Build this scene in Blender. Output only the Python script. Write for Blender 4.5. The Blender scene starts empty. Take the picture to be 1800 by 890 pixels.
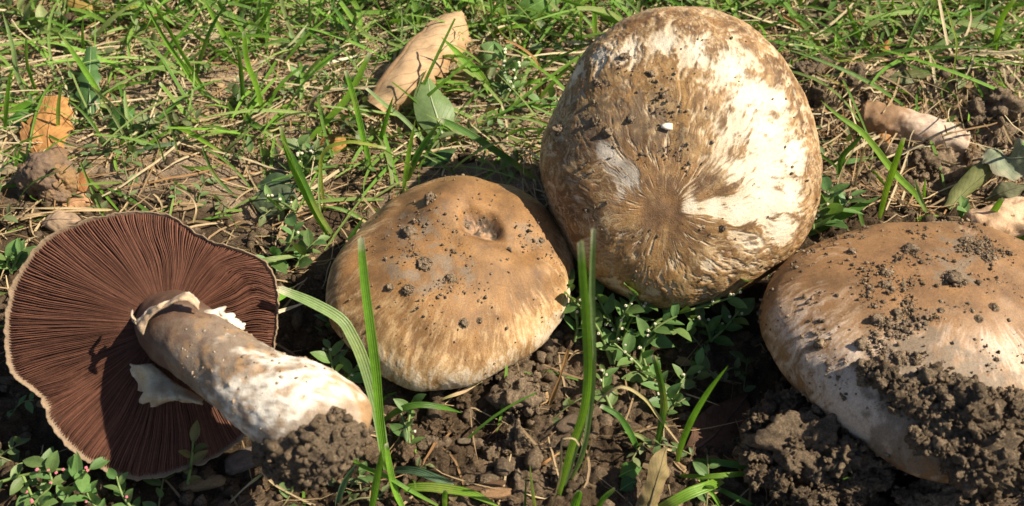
import bpy, bmesh, math, random
import numpy as np
from mathutils import Vector, Matrix
rng = np.random.default_rng(7); random.seed(7)
SC = bpy.context.scene
COL = SC.collection
R = math.radians

# ------------------------------------------------------------------ camera, sky, sun, exposure (1 unit = 1 cm)
SC.unit_settings.system = 'METRIC'; SC.unit_settings.scale_length = 0.01
PITCH = R(48.0)
CAM = np.array([0.0, -33.5, 37.2])
FWD = np.array([0, math.cos(PITCH), -math.sin(PITCH)]); UP = np.array([0, math.sin(PITCH), math.cos(PITCH)]); RT = np.array([1.0, 0, 0]); BACK = -FWD
cd = bpy.data.cameras.new('camera'); cam = bpy.data.objects.new('camera', cd); COL.objects.link(cam)
cam.location = CAM; cam.rotation_euler = (R(90) - PITCH, 0, 0)
cd.lens = 40; cd.sensor_width = 36; cd.clip_start = 1; cd.clip_end = 20000
cd.dof.use_dof = True; cd.dof.focus_distance = 47; cd.dof.aperture_fstop = 0.17
SC.camera = cam
SUN_EL, SUN_AZ = R(47), R(-4)          # azimuth measured from +x towards +y
sd = Vector((math.cos(SUN_EL) * math.cos(SUN_AZ), math.cos(SUN_EL) * math.sin(SUN_AZ), math.sin(SUN_EL)))
W = bpy.data.worlds.new('World'); SC.world = W; W.use_nodes = True
wn = W.node_tree.nodes; wl = W.node_tree.links
sky = wn.new('ShaderNodeTexSky'); sky.sky_type = 'NISHITA'; sky.sun_disc = False
sky.sun_elevation = SUN_EL; sky.sun_rotation = R(90) - SUN_AZ
wl.new(sky.outputs[0], wn['Background'].inputs[0]); wn['Background'].inputs[1].default_value = 0.058
sl = bpy.data.lights.new('sun', 'SUN'); sl.energy = 5.0; sl.angle = R(0.55); sl.color = (1.0, 0.90, 0.71)
so = bpy.data.objects.new('sun', sl); COL.objects.link(so); so.rotation_euler = sd.to_track_quat('Z', 'Y').to_euler(); so.location = sd * 300
SC.view_settings.view_transform = 'Standard'; SC.view_settings.look = 'None'; SC.view_settings.exposure = 0.7; SC.view_settings.gamma = 1
FPX = 2000.0

def norm(v): v = np.asarray(v, float); return v / (np.linalg.norm(v, axis=-1, keepdims=True) + 1e-12)
def ray(px, py): return norm(FWD + RT * ((px - 900) / FPX) + UP * ((445 - py) / FPX))
def Pz(px, py, z=0.0):
    d = ray(px, py); return CAM + d * ((z - CAM[2]) / d[2])
def Pplane(px, py, c, n):
    d = ray(px, py); return CAM + d * (np.dot(c - CAM, n) / np.dot(d, n))
def project(p):
    v = np.asarray(p) - CAM; z = v @ FWD
    return np.stack([900 + FPX * (v @ RT) / z, 445 - FPX * (v @ UP) / z], -1), z
def cmpx(px, p): return px * float((np.asarray(p) - CAM) @ FWD) / FPX

# ------------------------------------------------------------------ noise
_perm = rng.permutation(256); _perm = np.concatenate([_perm, _perm, _perm])
_gr = norm(rng.normal(size=(256, 3)))
def perlin(x, y, z=None):
    x = np.asarray(x, float); y = np.asarray(y, float); z = np.zeros_like(x) if z is None else np.asarray(z, float) + np.zeros_like(x)
    xi, yi, zi = (np.floor(a).astype(int) for a in (x, y, z)); fx, fy, fz = x - xi, y - yi, z - zi
    s = lambda t: t * t * t * (t * (t * 6 - 15) + 10); u, v, w = s(fx), s(fy), s(fz)
    def g(i, j, k):
        h = _perm[_perm[_perm[(xi + i) & 255] + ((yi + j) & 255)] + ((zi + k) & 255)]; q = _gr[h]
        return q[..., 0] * (fx - i) + q[..., 1] * (fy - j) + q[..., 2] * (fz - k)
    L = lambda a, b, t: a + (b - a) * t
    return 1.6 * L(L(L(g(0,0,0), g(1,0,0), u), L(g(0,1,0), g(1,1,0), u), v), L(L(g(0,0,1), g(1,0,1), u), L(g(0,1,1), g(1,1,1), u), v), w)
def fbm(x, y, z=None, o=4, gain=0.5):
    s = 0; a = 1; f = 1
    for i in range(o):
        s = s + a * perlin(x * f + 17.3 * i, y * f - 9.1 * i, None if z is None else z * f + 3.7 * i); a *= gain; f *= 2.03
    return s
def sstep(a, b, x): t = np.clip((x - a) / (b - a), 0, 1); return t * t * (3 - 2 * t)
def mixc(a, b, t): return np.asarray(a) + (np.asarray(b) - np.asarray(a)) * np.asarray(t)[..., None]

# ------------------------------------------------------------------ ground height
BUMPS = []
def bump(px, py, h, rx, ry=None): p = Pz(px, py); BUMPS.append((p[0], p[1], h, rx, ry or rx))
bump(1730, 770, 2.6, 3.0, 2.0); bump(1800, 860, 2.4, 3.6, 2.5); bump(1590, 850, -0.8, 1.0, 1.2)
bump(1480, 165, 1.3, 3.0, 1.5); bump(1650, 150, 1.2, 4.5, 1.4); bump(1780, 215, 1.0, 2.0, 2.0)
bump(1650, 310, -1.5, 3.6, 2.0); bump(1480, 260, -0.7, 1.8, 1.5); bump(1290, 690, -1.5, 2.4, 2.5); bump(1420, 790, 0.5, 2.2, 1.5)
bump(850, 760, -0.7, 1.2, 1.0); bump(530, 620, -1.0, 1.5, 1.6); bump(400, 860, -0.5, 2.5, 1.2); bump(60, 760, -1.0, 2.0, 1.6)
bump(440, 360, -0.7, 1.8, 1.5); bump(650, 260, -0.4, 3, 1.5); bump(1150, 640, -0.6, 2.5, 1.2); bump(930, 690, 0.4, 1.0, 0.8)
def gbase(x, y):
    z = 0.35 * fbm(x * 0.11, y * 0.11, o=2)
    for bx, by, h, rx, ry in BUMPS: z = z + h * np.exp(-((x - bx) / rx) ** 2 - ((y - by) / ry) ** 2)
    return z
def loose(x, y):   # how loose and clod-like the soil is: front and right side crumbly, trodden smooth at the back left
    return np.clip(sstep(6, -4, y) + sstep(8, 14, x), 0.18, 1)
def gh(x, y):
    x = np.asarray(x, float); y = np.asarray(y, float); l = loose(x, y)
    z = gbase(x, y)
    b = np.abs(perlin(x * 0.8, y * 0.8)) * 0.35 + 0.28 * fbm(x * 1.1 + 5, y * 1.1, o=6, gain=0.68) + 0.25
    return z + l * (b - 0.25) + 0.05 * fbm(x * 3, y * 3, o=3)
def Pg(px, py, h=0.0):
    z = 0.0
    for _ in range(6):
        p = Pz(px, py, z + h); z = float(gbase(p[0], p[1]))
    p = Pz(px, py, z + h); return p

# ------------------------------------------------------------------ mesh helpers
def tag(o, label=None, cat=None, group=None, kind=None):
    if label: o['label'] = label
    if cat: o['category'] = cat
    if group: o['group'] = group
    if kind: o['kind'] = kind
    return o
def mesh(name, V, F, mat, col=None, tex=None, parent=None, smooth=True, loc=None):
    """V (n,3); F (m,3|4) or list of such; one mesh object"""
    V = np.asarray(V, np.float32)
    Fs = F if isinstance(F, list) else [F]
    me = bpy.data.meshes.new(name)
    me.vertices.add(len(V))
    loops = np.concatenate([f.reshape(-1) for f in Fs]).astype(np.int32)
    tot = np.concatenate([np.full(len(f), f.shape[1], np.int32) for f in Fs])
    me.loops.add(len(loops)); me.polygons.add(len(tot))
    me.loops.foreach_set('vertex_index', loops)
    me.polygons.foreach_set('loop_start', np.concatenate([[0], np.cumsum(tot)[:-1]]).astype(np.int32))
    org = np.zeros(3)
    if parent is None and loc is None:
        org = np.array([V[:, 0].mean(), V[:, 1].mean(), V[:, 2].min()], np.float32)
    elif loc is not None: org = np.asarray(loc, np.float32)
    elif parent is not None: org = np.array(parent.get('_org', (0, 0, 0)), np.float32)
    me.vertices.foreach_set('co', (V - org).astype(np.float32).reshape(-1))
    if smooth: me.polygons.foreach_set('use_smooth', np.ones(len(tot), bool))
    if col is not None:
        c = np.ones((len(V), 4), np.float32); c[:, :3] = col
        a = me.attributes.new('Col', 'FLOAT_COLOR', 'POINT'); a.data.foreach_set('color', c.reshape(-1))
    if tex is not None:
        t = np.zeros((len(V), 3), np.float32); t[:, :] = tex
        a = me.attributes.new('tex', 'FLOAT_VECTOR', 'POINT'); a.data.foreach_set('vector', t.reshape(-1))
    me.update(calc_edges=True); me.validate()
    o = bpy.data.objects.new(name, me); COL.objects.link(o)
    me.materials.append(mat)
    if parent is not None: o.parent = parent
    else: o.location = org
    return o
ORG = {}
def root(name, loc, label, cat, group=None):
    o = bpy.data.objects.new(name, None); COL.objects.link(o); o.location = loc; o.empty_display_size = 0.5
    ORG[o.name] = np.asarray(loc, float)
    tag(o, label, cat, group); return o
def part(name, V, F, mat, parent, col=None, tex=None, base=None, smooth=True):
    """a child whose vertices are given in world coordinates; base = world place of its parent's origin"""
    b = ORG[parent.name] if base is None else base
    o = mesh(name, np.asarray(V) - b, F, mat, col, tex, parent=parent, smooth=smooth)
    ORG[o.name] = b
    return o
def grid_faces(nu, nv, wrap=False):
    i, j = np.meshgrid(np.arange(nu - 1), np.arange(nv if wrap else nv - 1), indexing='ij')
    j2 = (j + 1) % nv
    return np.stack([i * nv + j, (i + 1) * nv + j, (i + 1) * nv + j2, i * nv + j2], -1).reshape(-1, 4)
def merge(parts):
    V = []; F4 = []; F3 = []; C = []; T = []; n = 0
    for v, f, c, t in parts:
        V.append(v); (F4 if f.shape[1] == 4 else F3).append(f + n); n += len(v)
        C.append(np.broadcast_to(np.asarray(c, float), (len(v), 3))); T.append(np.broadcast_to(np.asarray(t, float), (len(v), 3)))
    F = ([np.concatenate(F4)] if F4 else []) + ([np.concatenate(F3)] if F3 else [])
    return np.concatenate(V), F, np.concatenate(C), np.concatenate(T)
def frame(d, roll):
    d = norm(d); s = norm(np.cross((0, 0, 1.0) if abs(d[2]) < 0.95 else (0, 1.0, 0), d)); u = np.cross(d, s)
    return np.stack([d, s * math.cos(roll) + u * math.sin(roll), u * math.cos(roll) - s * math.sin(roll)])
_ico = {}
def ico(s):
    if s not in _ico:
        bm = bmesh.new(); bmesh.ops.create_icosphere(bm, subdivisions=s, radius=1); bm.verts.ensure_lookup_table()
        _ico[s] = (np.array([v.co[:] for v in bm.verts]), np.array([[v.index for v in f.verts] for f in bm.faces])); bm.free()
    return _ico[s]
def spline(P, n):
    """Catmull-Rom through P (k,3) -> n points evenly by index, with parameter"""
    P = np.asarray(P, float); k = len(P)
    if k == 2: t = np.linspace(0, 1, n)[:, None]; return P[0] * (1 - t) + P[1] * t
    L = np.concatenate([[0], np.cumsum(np.linalg.norm(np.diff(P, axis=0), axis=1) ** 0.8)]); L /= L[-1]
    Q = np.concatenate([[2 * P[0] - P[1]], P, [2 * P[-1] - P[-2]]])
    t = np.linspace(0, 1, n); i = np.clip(np.searchsorted(L, t, side='right') - 1, 0, k - 2)
    u = ((t - L[i]) / (L[i + 1] - L[i]))[:, None]; a, b, c, d = Q[i], Q[i + 1], Q[i + 2], Q[i + 3]
    return 0.5 * (2 * b + (c - a) * u + (2 * a - 5 * b + 4 * c - d) * u * u + (3 * b - a - 3 * c + d) * u ** 3)
def tangents(C): return norm(np.gradient(C, axis=0))
def tube(C, rad, nv=8, cap=True):
    C = np.asarray(C); n = len(C); rad = np.broadcast_to(rad, (n,)); T = tangents(C)
    ref = np.array([0, 0, 1.0]) if abs(T[:, 2]).mean() < 0.8 else np.array([0, -1.0, 0])
    A = norm(np.cross(T, ref)); B = np.cross(A, T)
    th = np.linspace(0, 2 * math.pi, nv, endpoint=False)
    V = C[:, None] + rad[:, None, None] * (A[:, None] * np.cos(th)[None, :, None] + B[:, None] * np.sin(th)[None, :, None])
    return V.reshape(-1, 3), grid_faces(n, nv, True)

# ------------------------------------------------------------------ materials
class NT:
    def __init__(s, name):
        s.m = bpy.data.materials.new(name); s.m.use_nodes = True; s.t = s.m.node_tree; s.n = s.t.nodes; s.n.clear()
    def node(s, typ, **kw):
        nd = s.n.new(typ)
        for k, v in kw.items():
            if k.startswith('i_'):
                key = k[2:]; key = int(key) if key.isdigit() else key.replace('_', ' ')
                s.put(nd.inputs[key], v)
            else: setattr(nd, k, v)
        return nd
    def put(s, inp, v):
        if isinstance(v, bpy.types.NodeSocket): s.t.links.new(v, inp)
        elif isinstance(v, bpy.types.Node): s.t.links.new(v.outputs[0], inp)
        else: inp.default_value = v
    def math(s, op, a, b=0.0, c=0.0):
        nd = s.node('ShaderNodeMath', operation=op); s.put(nd.inputs[0], a); s.put(nd.inputs[1], b); s.put(nd.inputs[2], c); return nd.outputs[0]
    def mix(s, f, a, b, mode='MIX'):
        nd = s.node('ShaderNodeMix', data_type='RGBA', blend_type=mode); s.put(nd.inputs[0], f); s.put(nd.inputs[6], a); s.put(nd.inputs[7], b); return nd.outputs[2]
    def attr(s, name, out='Color'): return s.node('ShaderNodeAttribute', attribute_name=name).outputs[out]
    def noise(s, vec, scale, detail=4, rough=0.55, out='Fac'):
        nd = s.node('ShaderNodeTexNoise'); s.put(nd.inputs['Scale'], scale); s.put(nd.inputs['Detail'], detail); s.put(nd.inputs['Roughness'], rough)
        if vec is not None: s.put(nd.inputs['Vector'], vec)
        return nd.outputs[out]
    def ramp(s, fac, stops):
        nd = s.node('ShaderNodeValToRGB'); s.put(nd.inputs[0], fac); e = nd.color_ramp.elements
        while len(e) < len(stops): e.new(0.5)
        for q, (p, c) in zip(e, stops): q.position = p; q.color = (*c, 1) if len(c) == 3 else c
        return nd.outputs[0]
    def bump(s, h, strength, dist, nrm=None):
        nd = s.node('ShaderNodeBump', i_Strength=strength, i_Distance=dist); s.put(nd.inputs['Height'], h)
        if nrm is not None: s.put(nd.inputs['Normal'], nrm)
        return nd.outputs[0]
    def vmul(s, v, m):
        nd = s.node('ShaderNodeVectorMath', operation='MULTIPLY'); s.put(nd.inputs[0], v); s.put(nd.inputs[1], m); return nd.outputs[0]
    def out(s, sh): o = s.node('ShaderNodeOutputMaterial'); s.t.links.new(sh if isinstance(sh, bpy.types.NodeSocket) else sh.outputs[0], o.inputs[0]); return s.m
def objco(t): return t.node('ShaderNodeTexCoord').outputs['Object']
def geopos(t): return t.node('ShaderNodeNewGeometry').outputs['Position']

def m_soil(name, attr=True):
    t = NT(name); p = geopos(t)
    n1 = t.noise(p, 0.55, 5, 0.65); n2 = t.noise(p, 5, 7, 0.75); n3 = t.noise(p, 19, 5, 0.7)
    c = t.ramp(n2, [(0.25, (0.62, 0.60, 0.58)), (0.5, (1, 1, 1)), (0.78, (1.5, 1.45, 1.38))])
    base = t.attr('Col')
    c = t.mix(1.0, base, c, 'MULTIPLY')
    c = t.mix(1.0, c, t.ramp(t.noise(p, 13, 4, 0.75), [(0.3, (0.5, 0.48, 0.46)), (0.5, (0.95, 0.95, 0.95)), (0.7, (1.6, 1.55, 1.5))]), 'MULTIPLY')
    c = t.mix(t.math('MULTIPLY', t.ramp(n1, [(0.45, (0, 0, 0)), (0.7, (1, 1, 1))]), 0.35), c, t.mix(1.0, c, (1.5, 1.4, 1.25, 1), 'MULTIPLY'))
    gr = t.ramp(t.noise(p, 16, 2), [(0.70, (0, 0, 0)), (0.76, (1, 1, 1))])
    c = t.mix(t.math('MULTIPLY', gr, 0.35), c, (0.30, 0.24, 0.18, 1))
    b = t.bump(n3, 0.9, 0.10, t.bump(n2, 1.0, 0.25))
    pr = t.node('ShaderNodeBsdfPrincipled', i_Roughness=0.95); t.put(pr.inputs['Base Color'], c); t.put(pr.inputs['Normal'], b); pr.inputs['Specular IOR Level'].default_value = 0.12
    return t.out(pr)
def m_veg(name, stri=14.0, trans=0.35, rough=0.42, spec=0.4, vein=False, va=0.22):
    """grass and leaves: 'Col' = own colour, 'tex' = (across -1..1, along 0..1, random)"""
    t = NT(name); tx = t.attr('tex', 'Vector'); sp = t.node('ShaderNodeSeparateXYZ'); t.put(sp.inputs[0], tx)
    u, v = sp.outputs[0], sp.outputs[1]
    p = geopos(t)
    w = t.math('SINE', t.math('MULTIPLY', u, stri)); n = t.noise(p, 4.5, 4, 0.65); n2 = t.noise(p, 22, 3)
    base = t.attr('Col')
    k = t.math('ADD', t.math('MULTIPLY', w, 0.10), t.math('ADD', t.math('MULTIPLY', n, 0.75), t.math('ADD', t.math('MULTIPLY', n2, 0.35), 0.45)))
    h = w
    if vein:
        uu = t.math('ABSOLUTE', u)
        ph = t.math('SUBTRACT', t.math('MULTIPLY', v, 9.0), t.math('MULTIPLY', uu, 3.2))
        s = t.math('ABSOLUTE', t.math('SINE', t.math('MULTIPLY', ph, 3.14159)))
        side = t.math('SUBTRACT', 1.0, t.math('SMOOTH_MIN', t.math('MULTIPLY', s, 5.0), 1.0, 0.2))
        mid = t.math('SUBTRACT', 1.0, t.math('MINIMUM', t.math('MULTIPLY', uu, 14.0), 1.0))
        h = t.math('MAXIMUM', side, mid)
        k = t.math('ADD', k, t.math('MULTIPLY', h, va))
    cc = t.node('ShaderNodeCombineXYZ')
    for i in range(3): t.put(cc.inputs[i], k)
    c = t.mix(1.0, base, cc, 'MULTIPLY')
    b = t.bump(n2, 0.25, 0.03, t.bump(h, 0.35, 0.03))
    pr = t.node('ShaderNodeBsdfPrincipled', i_Roughness=rough); t.put(pr.inputs['Base Color'], c); t.put(pr.inputs['Normal'], b); pr.inputs['Specular IOR Level'].default_value = spec
    tr = t.node('ShaderNodeBsdfTranslucent'); t.put(tr.inputs[0], t.mix(1.0, c, (1.25, 1.3, 0.6, 1), 'MULTIPLY')); t.put(tr.inputs[1], b)
    ms = t.node('ShaderNodeMixShader'); ms.inputs[0].default_value = trans; t.t.links.new(pr.outputs[0], ms.inputs[1]); t.t.links.new(tr.outputs[0], ms.inputs[2])
    return t.out(ms)
def m_flesh(name, rough=0.62, fibre=(1, 1, 1), amt=0.25, spec=0.3, sss=0.0, bump=0.4, dirt=0.0, fine=18.0):
    """mushroom skin: 'Col' = pigment, 'tex' = coordinates stretched along the fibres"""
    t = NT(name); tx = t.vmul(t.attr('tex', 'Vector'), fibre); p = geopos(t)
    f1 = t.noise(tx, 1.0, 5, 0.65); f2 = t.noise(tx, 3.3, 4, 0.6); n = t.noise(p, fine, 4, 0.6)
    k = t.math('ADD', t.math('MULTIPLY', t.math('SUBTRACT', f1, 0.5), 2.2 * amt), t.math('ADD', t.math('MULTIPLY', t.math('SUBTRACT', f2, 0.5), 1.8 * amt), t.math('ADD', t.math('MULTIPLY', t.math('SUBTRACT', n, 0.5), 0.95), 1.0)))
    cc = t.node('ShaderNodeCombineXYZ')
    for i in range(3): t.put(cc.inputs[i], k)
    c = t.mix(1.0, t.attr('Col'), cc, 'MULTIPLY')
    if dirt > 0:
        d = t.ramp(t.noise(p, 9, 4, 0.7), [(0.66, (0, 0, 0)), (0.72, (1, 1, 1))])
        c = t.mix(t.math('MULTIPLY', d, dirt), c, (0.10, 0.062, 0.036, 1))
    hh = t.math('ADD', f2, t.math('MULTIPLY', f1, 1.4))
    b = t.bump(n, bump * 0.6, 0.03, t.bump(hh, bump, 0.06))
    pr = t.node('ShaderNodeBsdfPrincipled', i_Roughness=rough); t.put(pr.inputs['Base Color'], c); t.put(pr.inputs['Normal'], b); pr.inputs['Specular IOR Level'].default_value = spec
    if sss:
        pr.inputs['Subsurface Weight'].default_value = sss; pr.inputs['Subsurface Radius'].default_value = (0.25, 0.12, 0.06); pr.inputs['Subsurface Scale'].default_value = 1.0
    return t.out(pr)
M_SOIL = m_soil('soil'); M_GRASS = m_veg('grass_green'); M_LEAF = m_veg('leaf_green', 3, 0.3, 0.45, 0.4, True)
M_STRAW = m_veg('straw', 9, 0.15, 0.6, 0.25); M_DEAD = m_veg('dead_leaf', 3, 0.12, 0.7, 0.2, True, -0.38)
M_CAP = m_flesh('cap_skin', 0.55, (1, 1, 1), 0.26, 0.32, 0.0, 0.4); M_CAP2 = m_flesh('cap_skin_smooth', 0.52, (1, 1, 1), 0.36, 0.36, 0.0, 0.3); M_GILL = m_flesh('gill', 0.75, (1, 1, 1), 0.25, 0.15, 0, 0.2)
M_STEM = m_flesh('stem_skin', 0.6, (1, 1, 1), 0.12, 0.3, 0.12, 0.35, 0.25); M_RING = m_flesh('ring_veil', 0.6, (1, 1, 1), 0.1, 0.3, 0.15, 0.3)
M_WOOD = m_flesh('bark', 0.85, (1, 1, 1), 0.35, 0.15, 0, 0.8)

SOIL_D = np.array([0.120, 0.083, 0.053]); SOIL_L = np.array([0.45, 0.335, 0.235]); SOIL_G = np.array([0.245, 0.183, 0.126])
# ------------------------------------------------------------------ ground
def axis(a, b, step, far, n):
    core = np.arange(a, b, step); g = np.geomspace(1, far, n)
    return np.concatenate([(a - g)[::-1], core, b + g])
gx = axis(-28, 28, 0.096, 6000, 24); gy = axis(-15, 23, 0.096, 6000, 24)
X, Y = np.meshgrid(gx, gy, indexing='ij')
core = (np.abs(X) < 45) & (Y > -40) & (Y < 60)
Z = np.where(core, gh(np.clip(X, -60, 60), np.clip(Y, -60, 80)), 0.2 * perlin(X * 0.08, Y * 0.08))
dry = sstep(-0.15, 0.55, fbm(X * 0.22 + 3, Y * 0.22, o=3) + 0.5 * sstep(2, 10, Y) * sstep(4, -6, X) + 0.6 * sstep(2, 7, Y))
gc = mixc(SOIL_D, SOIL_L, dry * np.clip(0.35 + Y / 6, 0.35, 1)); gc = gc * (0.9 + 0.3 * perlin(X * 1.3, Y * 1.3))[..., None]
far = sstep(30, 80, np.hypot(X, Y)); gc = mixc(gc, (0.10, 0.11, 0.05), far)
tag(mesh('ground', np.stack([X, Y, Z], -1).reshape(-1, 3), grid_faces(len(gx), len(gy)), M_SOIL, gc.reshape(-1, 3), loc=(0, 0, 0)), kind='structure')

# ------------------------------------------------------------------ soil clods
def lump(c, r, s=3, amp=0.45, freq=1.0, squash=(1, 1, 1), seed=None, facet=True):
    v, f = ico(s); sd_ = rng.uniform(-50, 50, 3) if seed is None else np.asarray(seed)
    q = v * freq + sd_
    no = {1: 1, 2: 2, 3: 3, 4: 5, 5: 6}[s]
    pn = norm(rng.normal(size=(9 if s < 4 else 16, 3))); ph = rng.uniform(0.62, 0.98, len(pn))
    dp = np.min(ph / np.maximum(v @ pn.T, 0.22), axis=1)
    d = (np.clip(dp, 0.4, 1.3) if facet else 1) + amp * (0.5 if s < 3 else 0.75) * fbm(q[:, 0] * 1.5, q[:, 1] * 1.5, q[:, 2] * 1.5, o=no, gain=0.66 if s < 4 else 0.72)
    if s >= 3: d = d + amp * 0.5 * (0.3 - np.abs(perlin(q[:, 0] * 3, q[:, 1] * 3, q[:, 2] * 3)))
    d = np.maximum(d, 0.25)
    return np.asarray(c) + v * d[:, None] * r * np.asarray(squash), f
def clod_parts(c, r, n, nrm=(0, 0, 1), s=3, col=SOIL_G, squash=(1, 1, 0.8), amp=0.45):
    nrm = norm(nrm); a = norm(np.cross(nrm, (0.31, 0.7, 0.2))); b = np.cross(nrm, a)
    ps = [(*lump(c, r, s, amp, 1.1, squash), col * rng.uniform(0.85, 1.15), 0)]
    for _ in range(int(n * 5)):
        th = rng.uniform(0, 6.283); d = r * rng.uniform(0.45, 1.3); h = r * rng.uniform(-0.1, 0.75) * (1.3 - d / r)
        p = np.asarray(c) + (a * math.cos(th) + b * math.sin(th)) * d * np.mean(squash[:2]) + nrm * h
        q_ = max(0.02, r * 0.03 * (9.0 ** (rng.random() ** 3.0)))
        ps.append((*lump(p, q_, 4 if q_ > 0.3 else 3 if q_ > 0.12 else 2 if q_ > 0.06 else 1, 0.6, 1.9, rng.uniform(0.65, 1.25, 3)), col * rng.uniform(0.75, 1.35), 0))
    return ps
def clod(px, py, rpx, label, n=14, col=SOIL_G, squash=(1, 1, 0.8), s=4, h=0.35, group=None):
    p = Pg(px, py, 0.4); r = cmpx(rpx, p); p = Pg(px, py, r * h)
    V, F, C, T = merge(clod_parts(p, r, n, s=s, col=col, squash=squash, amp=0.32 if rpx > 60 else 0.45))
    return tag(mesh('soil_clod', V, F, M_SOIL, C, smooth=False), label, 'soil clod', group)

# ------------------------------------------------------------------ mushrooms
def outline_fn(pts, C, n, e1, e2, n_s=720):
    q = np.array([Pplane(x, y, C, n) - C for x, y in pts]); a = q @ e1; b = q @ e2
    th = np.unwrap(np.arctan2(b, a)); r = np.hypot(a, b)
    th = np.arctan2(b, a); o = np.argsort(th); th = th[o]; r = r[o]
    th = np.concatenate([th - 2 * math.pi, th, th + 2 * math.pi]); r = np.tile(r, 3)
    g = np.linspace(-math.pi, math.pi, n_s, endpoint=False); v = np.interp(g, th, r)
    return g, v
def smooth_per(v, k):
    w = np.hanning(2 * k + 3)[1:-1]; w /= w.sum(); return np.convolve(np.concatenate([v[-k:], v, v[:k]]), w, 'valid')
class Cap: pass
def cap_geo(C, n, pts, H, shift, nr=200, nt=720, sm=14, power=2.0, roll=0.35, flat=1.0):
    """dome over a traced rim. r index 0..1 growth radius; attributes for pigment"""
    n = norm(n); e1 = norm(RT - n * np.dot(RT, n)); e2 = np.cross(n, e1)
    g, Rm = outline_fn(pts, C, n, e1, e2, nt); Rm = smooth_per(Rm, sm)
    s = np.linspace(0, 1, nr)[:, None]; th = g[None, :]
    t = s * (math.pi / 2 + roll)
    rho = np.sin(t) ** flat; rho = np.where(t > math.pi / 2, 1 - (1 - np.sin(t)) * 1.6, rho)
    zz = np.cos(t); zz = np.where(zz > 0, zz ** (2 / power), zz * 0.9)
    sh = np.asarray(shift)
    k = np.clip(1 - rho ** 2, 0, 1)
    x = rho * Rm * np.cos(th) + sh[0] * k; y = rho * Rm * np.sin(th) + sh[1] * k; z = H * zz + 0 * th
    P = C + x[..., None] * e1 + y[..., None] * e2 + z[..., None] * n
    c = Cap(); c.P = P; c.r = s + 0 * th; c.th = th + 0 * s; c.C = C; c.n = n; c.e1 = e1; c.e2 = e2; c.Rm = Rm; c.nr = nr; c.nt = nt; c.H = H
    return c
def cap_normals(P):
    du = np.gradient(P, axis=0); dv = np.roll(P, -1, 1) - np.roll(P, 1, 1)
    N = np.cross(du, dv); N[0] = N[1].mean(0); return norm(N)
def on_cap(c, px, py):
    q, z = project(c.P); d = (q[..., 0] - px) ** 2 + (q[..., 1] - py) ** 2 + np.where((c.N * norm(CAM - c.P)).sum(-1) > 0.02, 0, 1e6)
    i = np.unravel_index(np.argmin(d), d.shape); return c.P[i], c.N[i]
def blob(c, px, py, r, r2=None):
    p, _ = on_cap(c, px, py); d2 = ((c.P - p) ** 2).sum(-1); return np.exp(-d2 / (r * r))
def fibres(c, k=9.0, m=4.0, warp=0.10, seed=0):
    w = warp * fbm(c.P[..., 0] * 0.5 + seed, c.P[..., 1] * 0.5, c.P[..., 2] * 0.5, o=3)
    th = c.th + w; r = c.r + 0.03 * fbm(c.P[..., 0] * 1.5 + seed, c.P[..., 1] * 1.5, c.P[..., 2] * 1.5, o=2)
    f = 0; a = 1.0
    for j, (kk, mm) in enumerate([(1, 1), (2.3, 2.1), (5, 4.2), (11, 8), (20, 12)]):
        f = f + a * perlin(np.cos(th) * k * kk + seed, np.sin(th) * k * kk + j * 3.3, r * m * mm + seed) * sstep(0, 0.10 + 0.02 * k * kk / 10, c.r); a *= 0.72
    iso = fbm(c.P[..., 0] * 1.6 + seed, c.P[..., 1] * 1.6, c.P[..., 2] * 1.6, o=4)
    return f * 0.75 + 0.35 * iso
def close_cap(c, depth=0.25):
    """underside: from the rolled margin in to the stem, a shallow gill cone"""
    edge = c.P[-1]; k = np.linspace(0.985, 0.12, 10)[:, None, None]
    ctr = c.C - c.n * 0.3
    U = ctr + (edge - ctr) * k + c.n * (depth * c.H * np.sin(np.linspace(0, 1, 10) * 2.2))[:, None, None]
    return U
def cap_object(c, col, rt, mat, tex_k=(46, 46, 30)):
    V = c.P.reshape(-1, 3); F = grid_faces(c.nr, c.nt, True)
    tex = np.stack([np.cos(c.th) * tex_k[0], np.sin(c.th) * tex_k[1], c.r * tex_k[2]], -1); tex = (tex * np.stack([sstep(-0.05, 0.55, c.r), sstep(-0.05, 0.55, c.r), 1 + 0 * c.r], -1)).reshape(-1, 3)
    cap = part('cap', V, F, mat, rt, col.reshape(-1, 3), tex)
    U = close_cap(c); nr, nt = U.shape[:2]
    th = np.broadcast_to(c.th[:1], (nr, nt)); ridge = 0.06 * np.cos(th * 150)[..., None] * c.n
    part('gill_layer', (U + ridge).reshape(-1, 3), grid_faces(nr, nt, True)[:, ::-1], M_GILL, cap, (0.13, 0.06, 0.04), U.reshape(-1, 3))
    return cap
def stem_simple(rt, a, b, r0, r1, col):
    C = spline([a, (np.asarray(a) + b) / 2 + (0, 0, -0.15), b], 20); s = np.linspace(0, 1, 20)
    V, F = tube(C, r0 + (r1 - r0) * s ** 1.5, 40)
    V = V + 0.06 * np.stack([perlin(V[:, 0], V[:, 1], V[:, 2] + 9 * i) for i in range(3)], -1)
    return part('stem', V, F, M_STEM, rt, col, V)
CREAM = np.array([0.66, 0.55, 0.41]); BROWN = np.array([0.29, 0.150, 0.058]); DBROWN = np.array([0.13, 0.070, 0.033]); OCHRE = np.array([0.45, 0.255, 0.08]); GREYW = np.array([0.54, 0.48, 0.41]); TAN = np.array([0.46, 0.30, 0.165])

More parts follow.
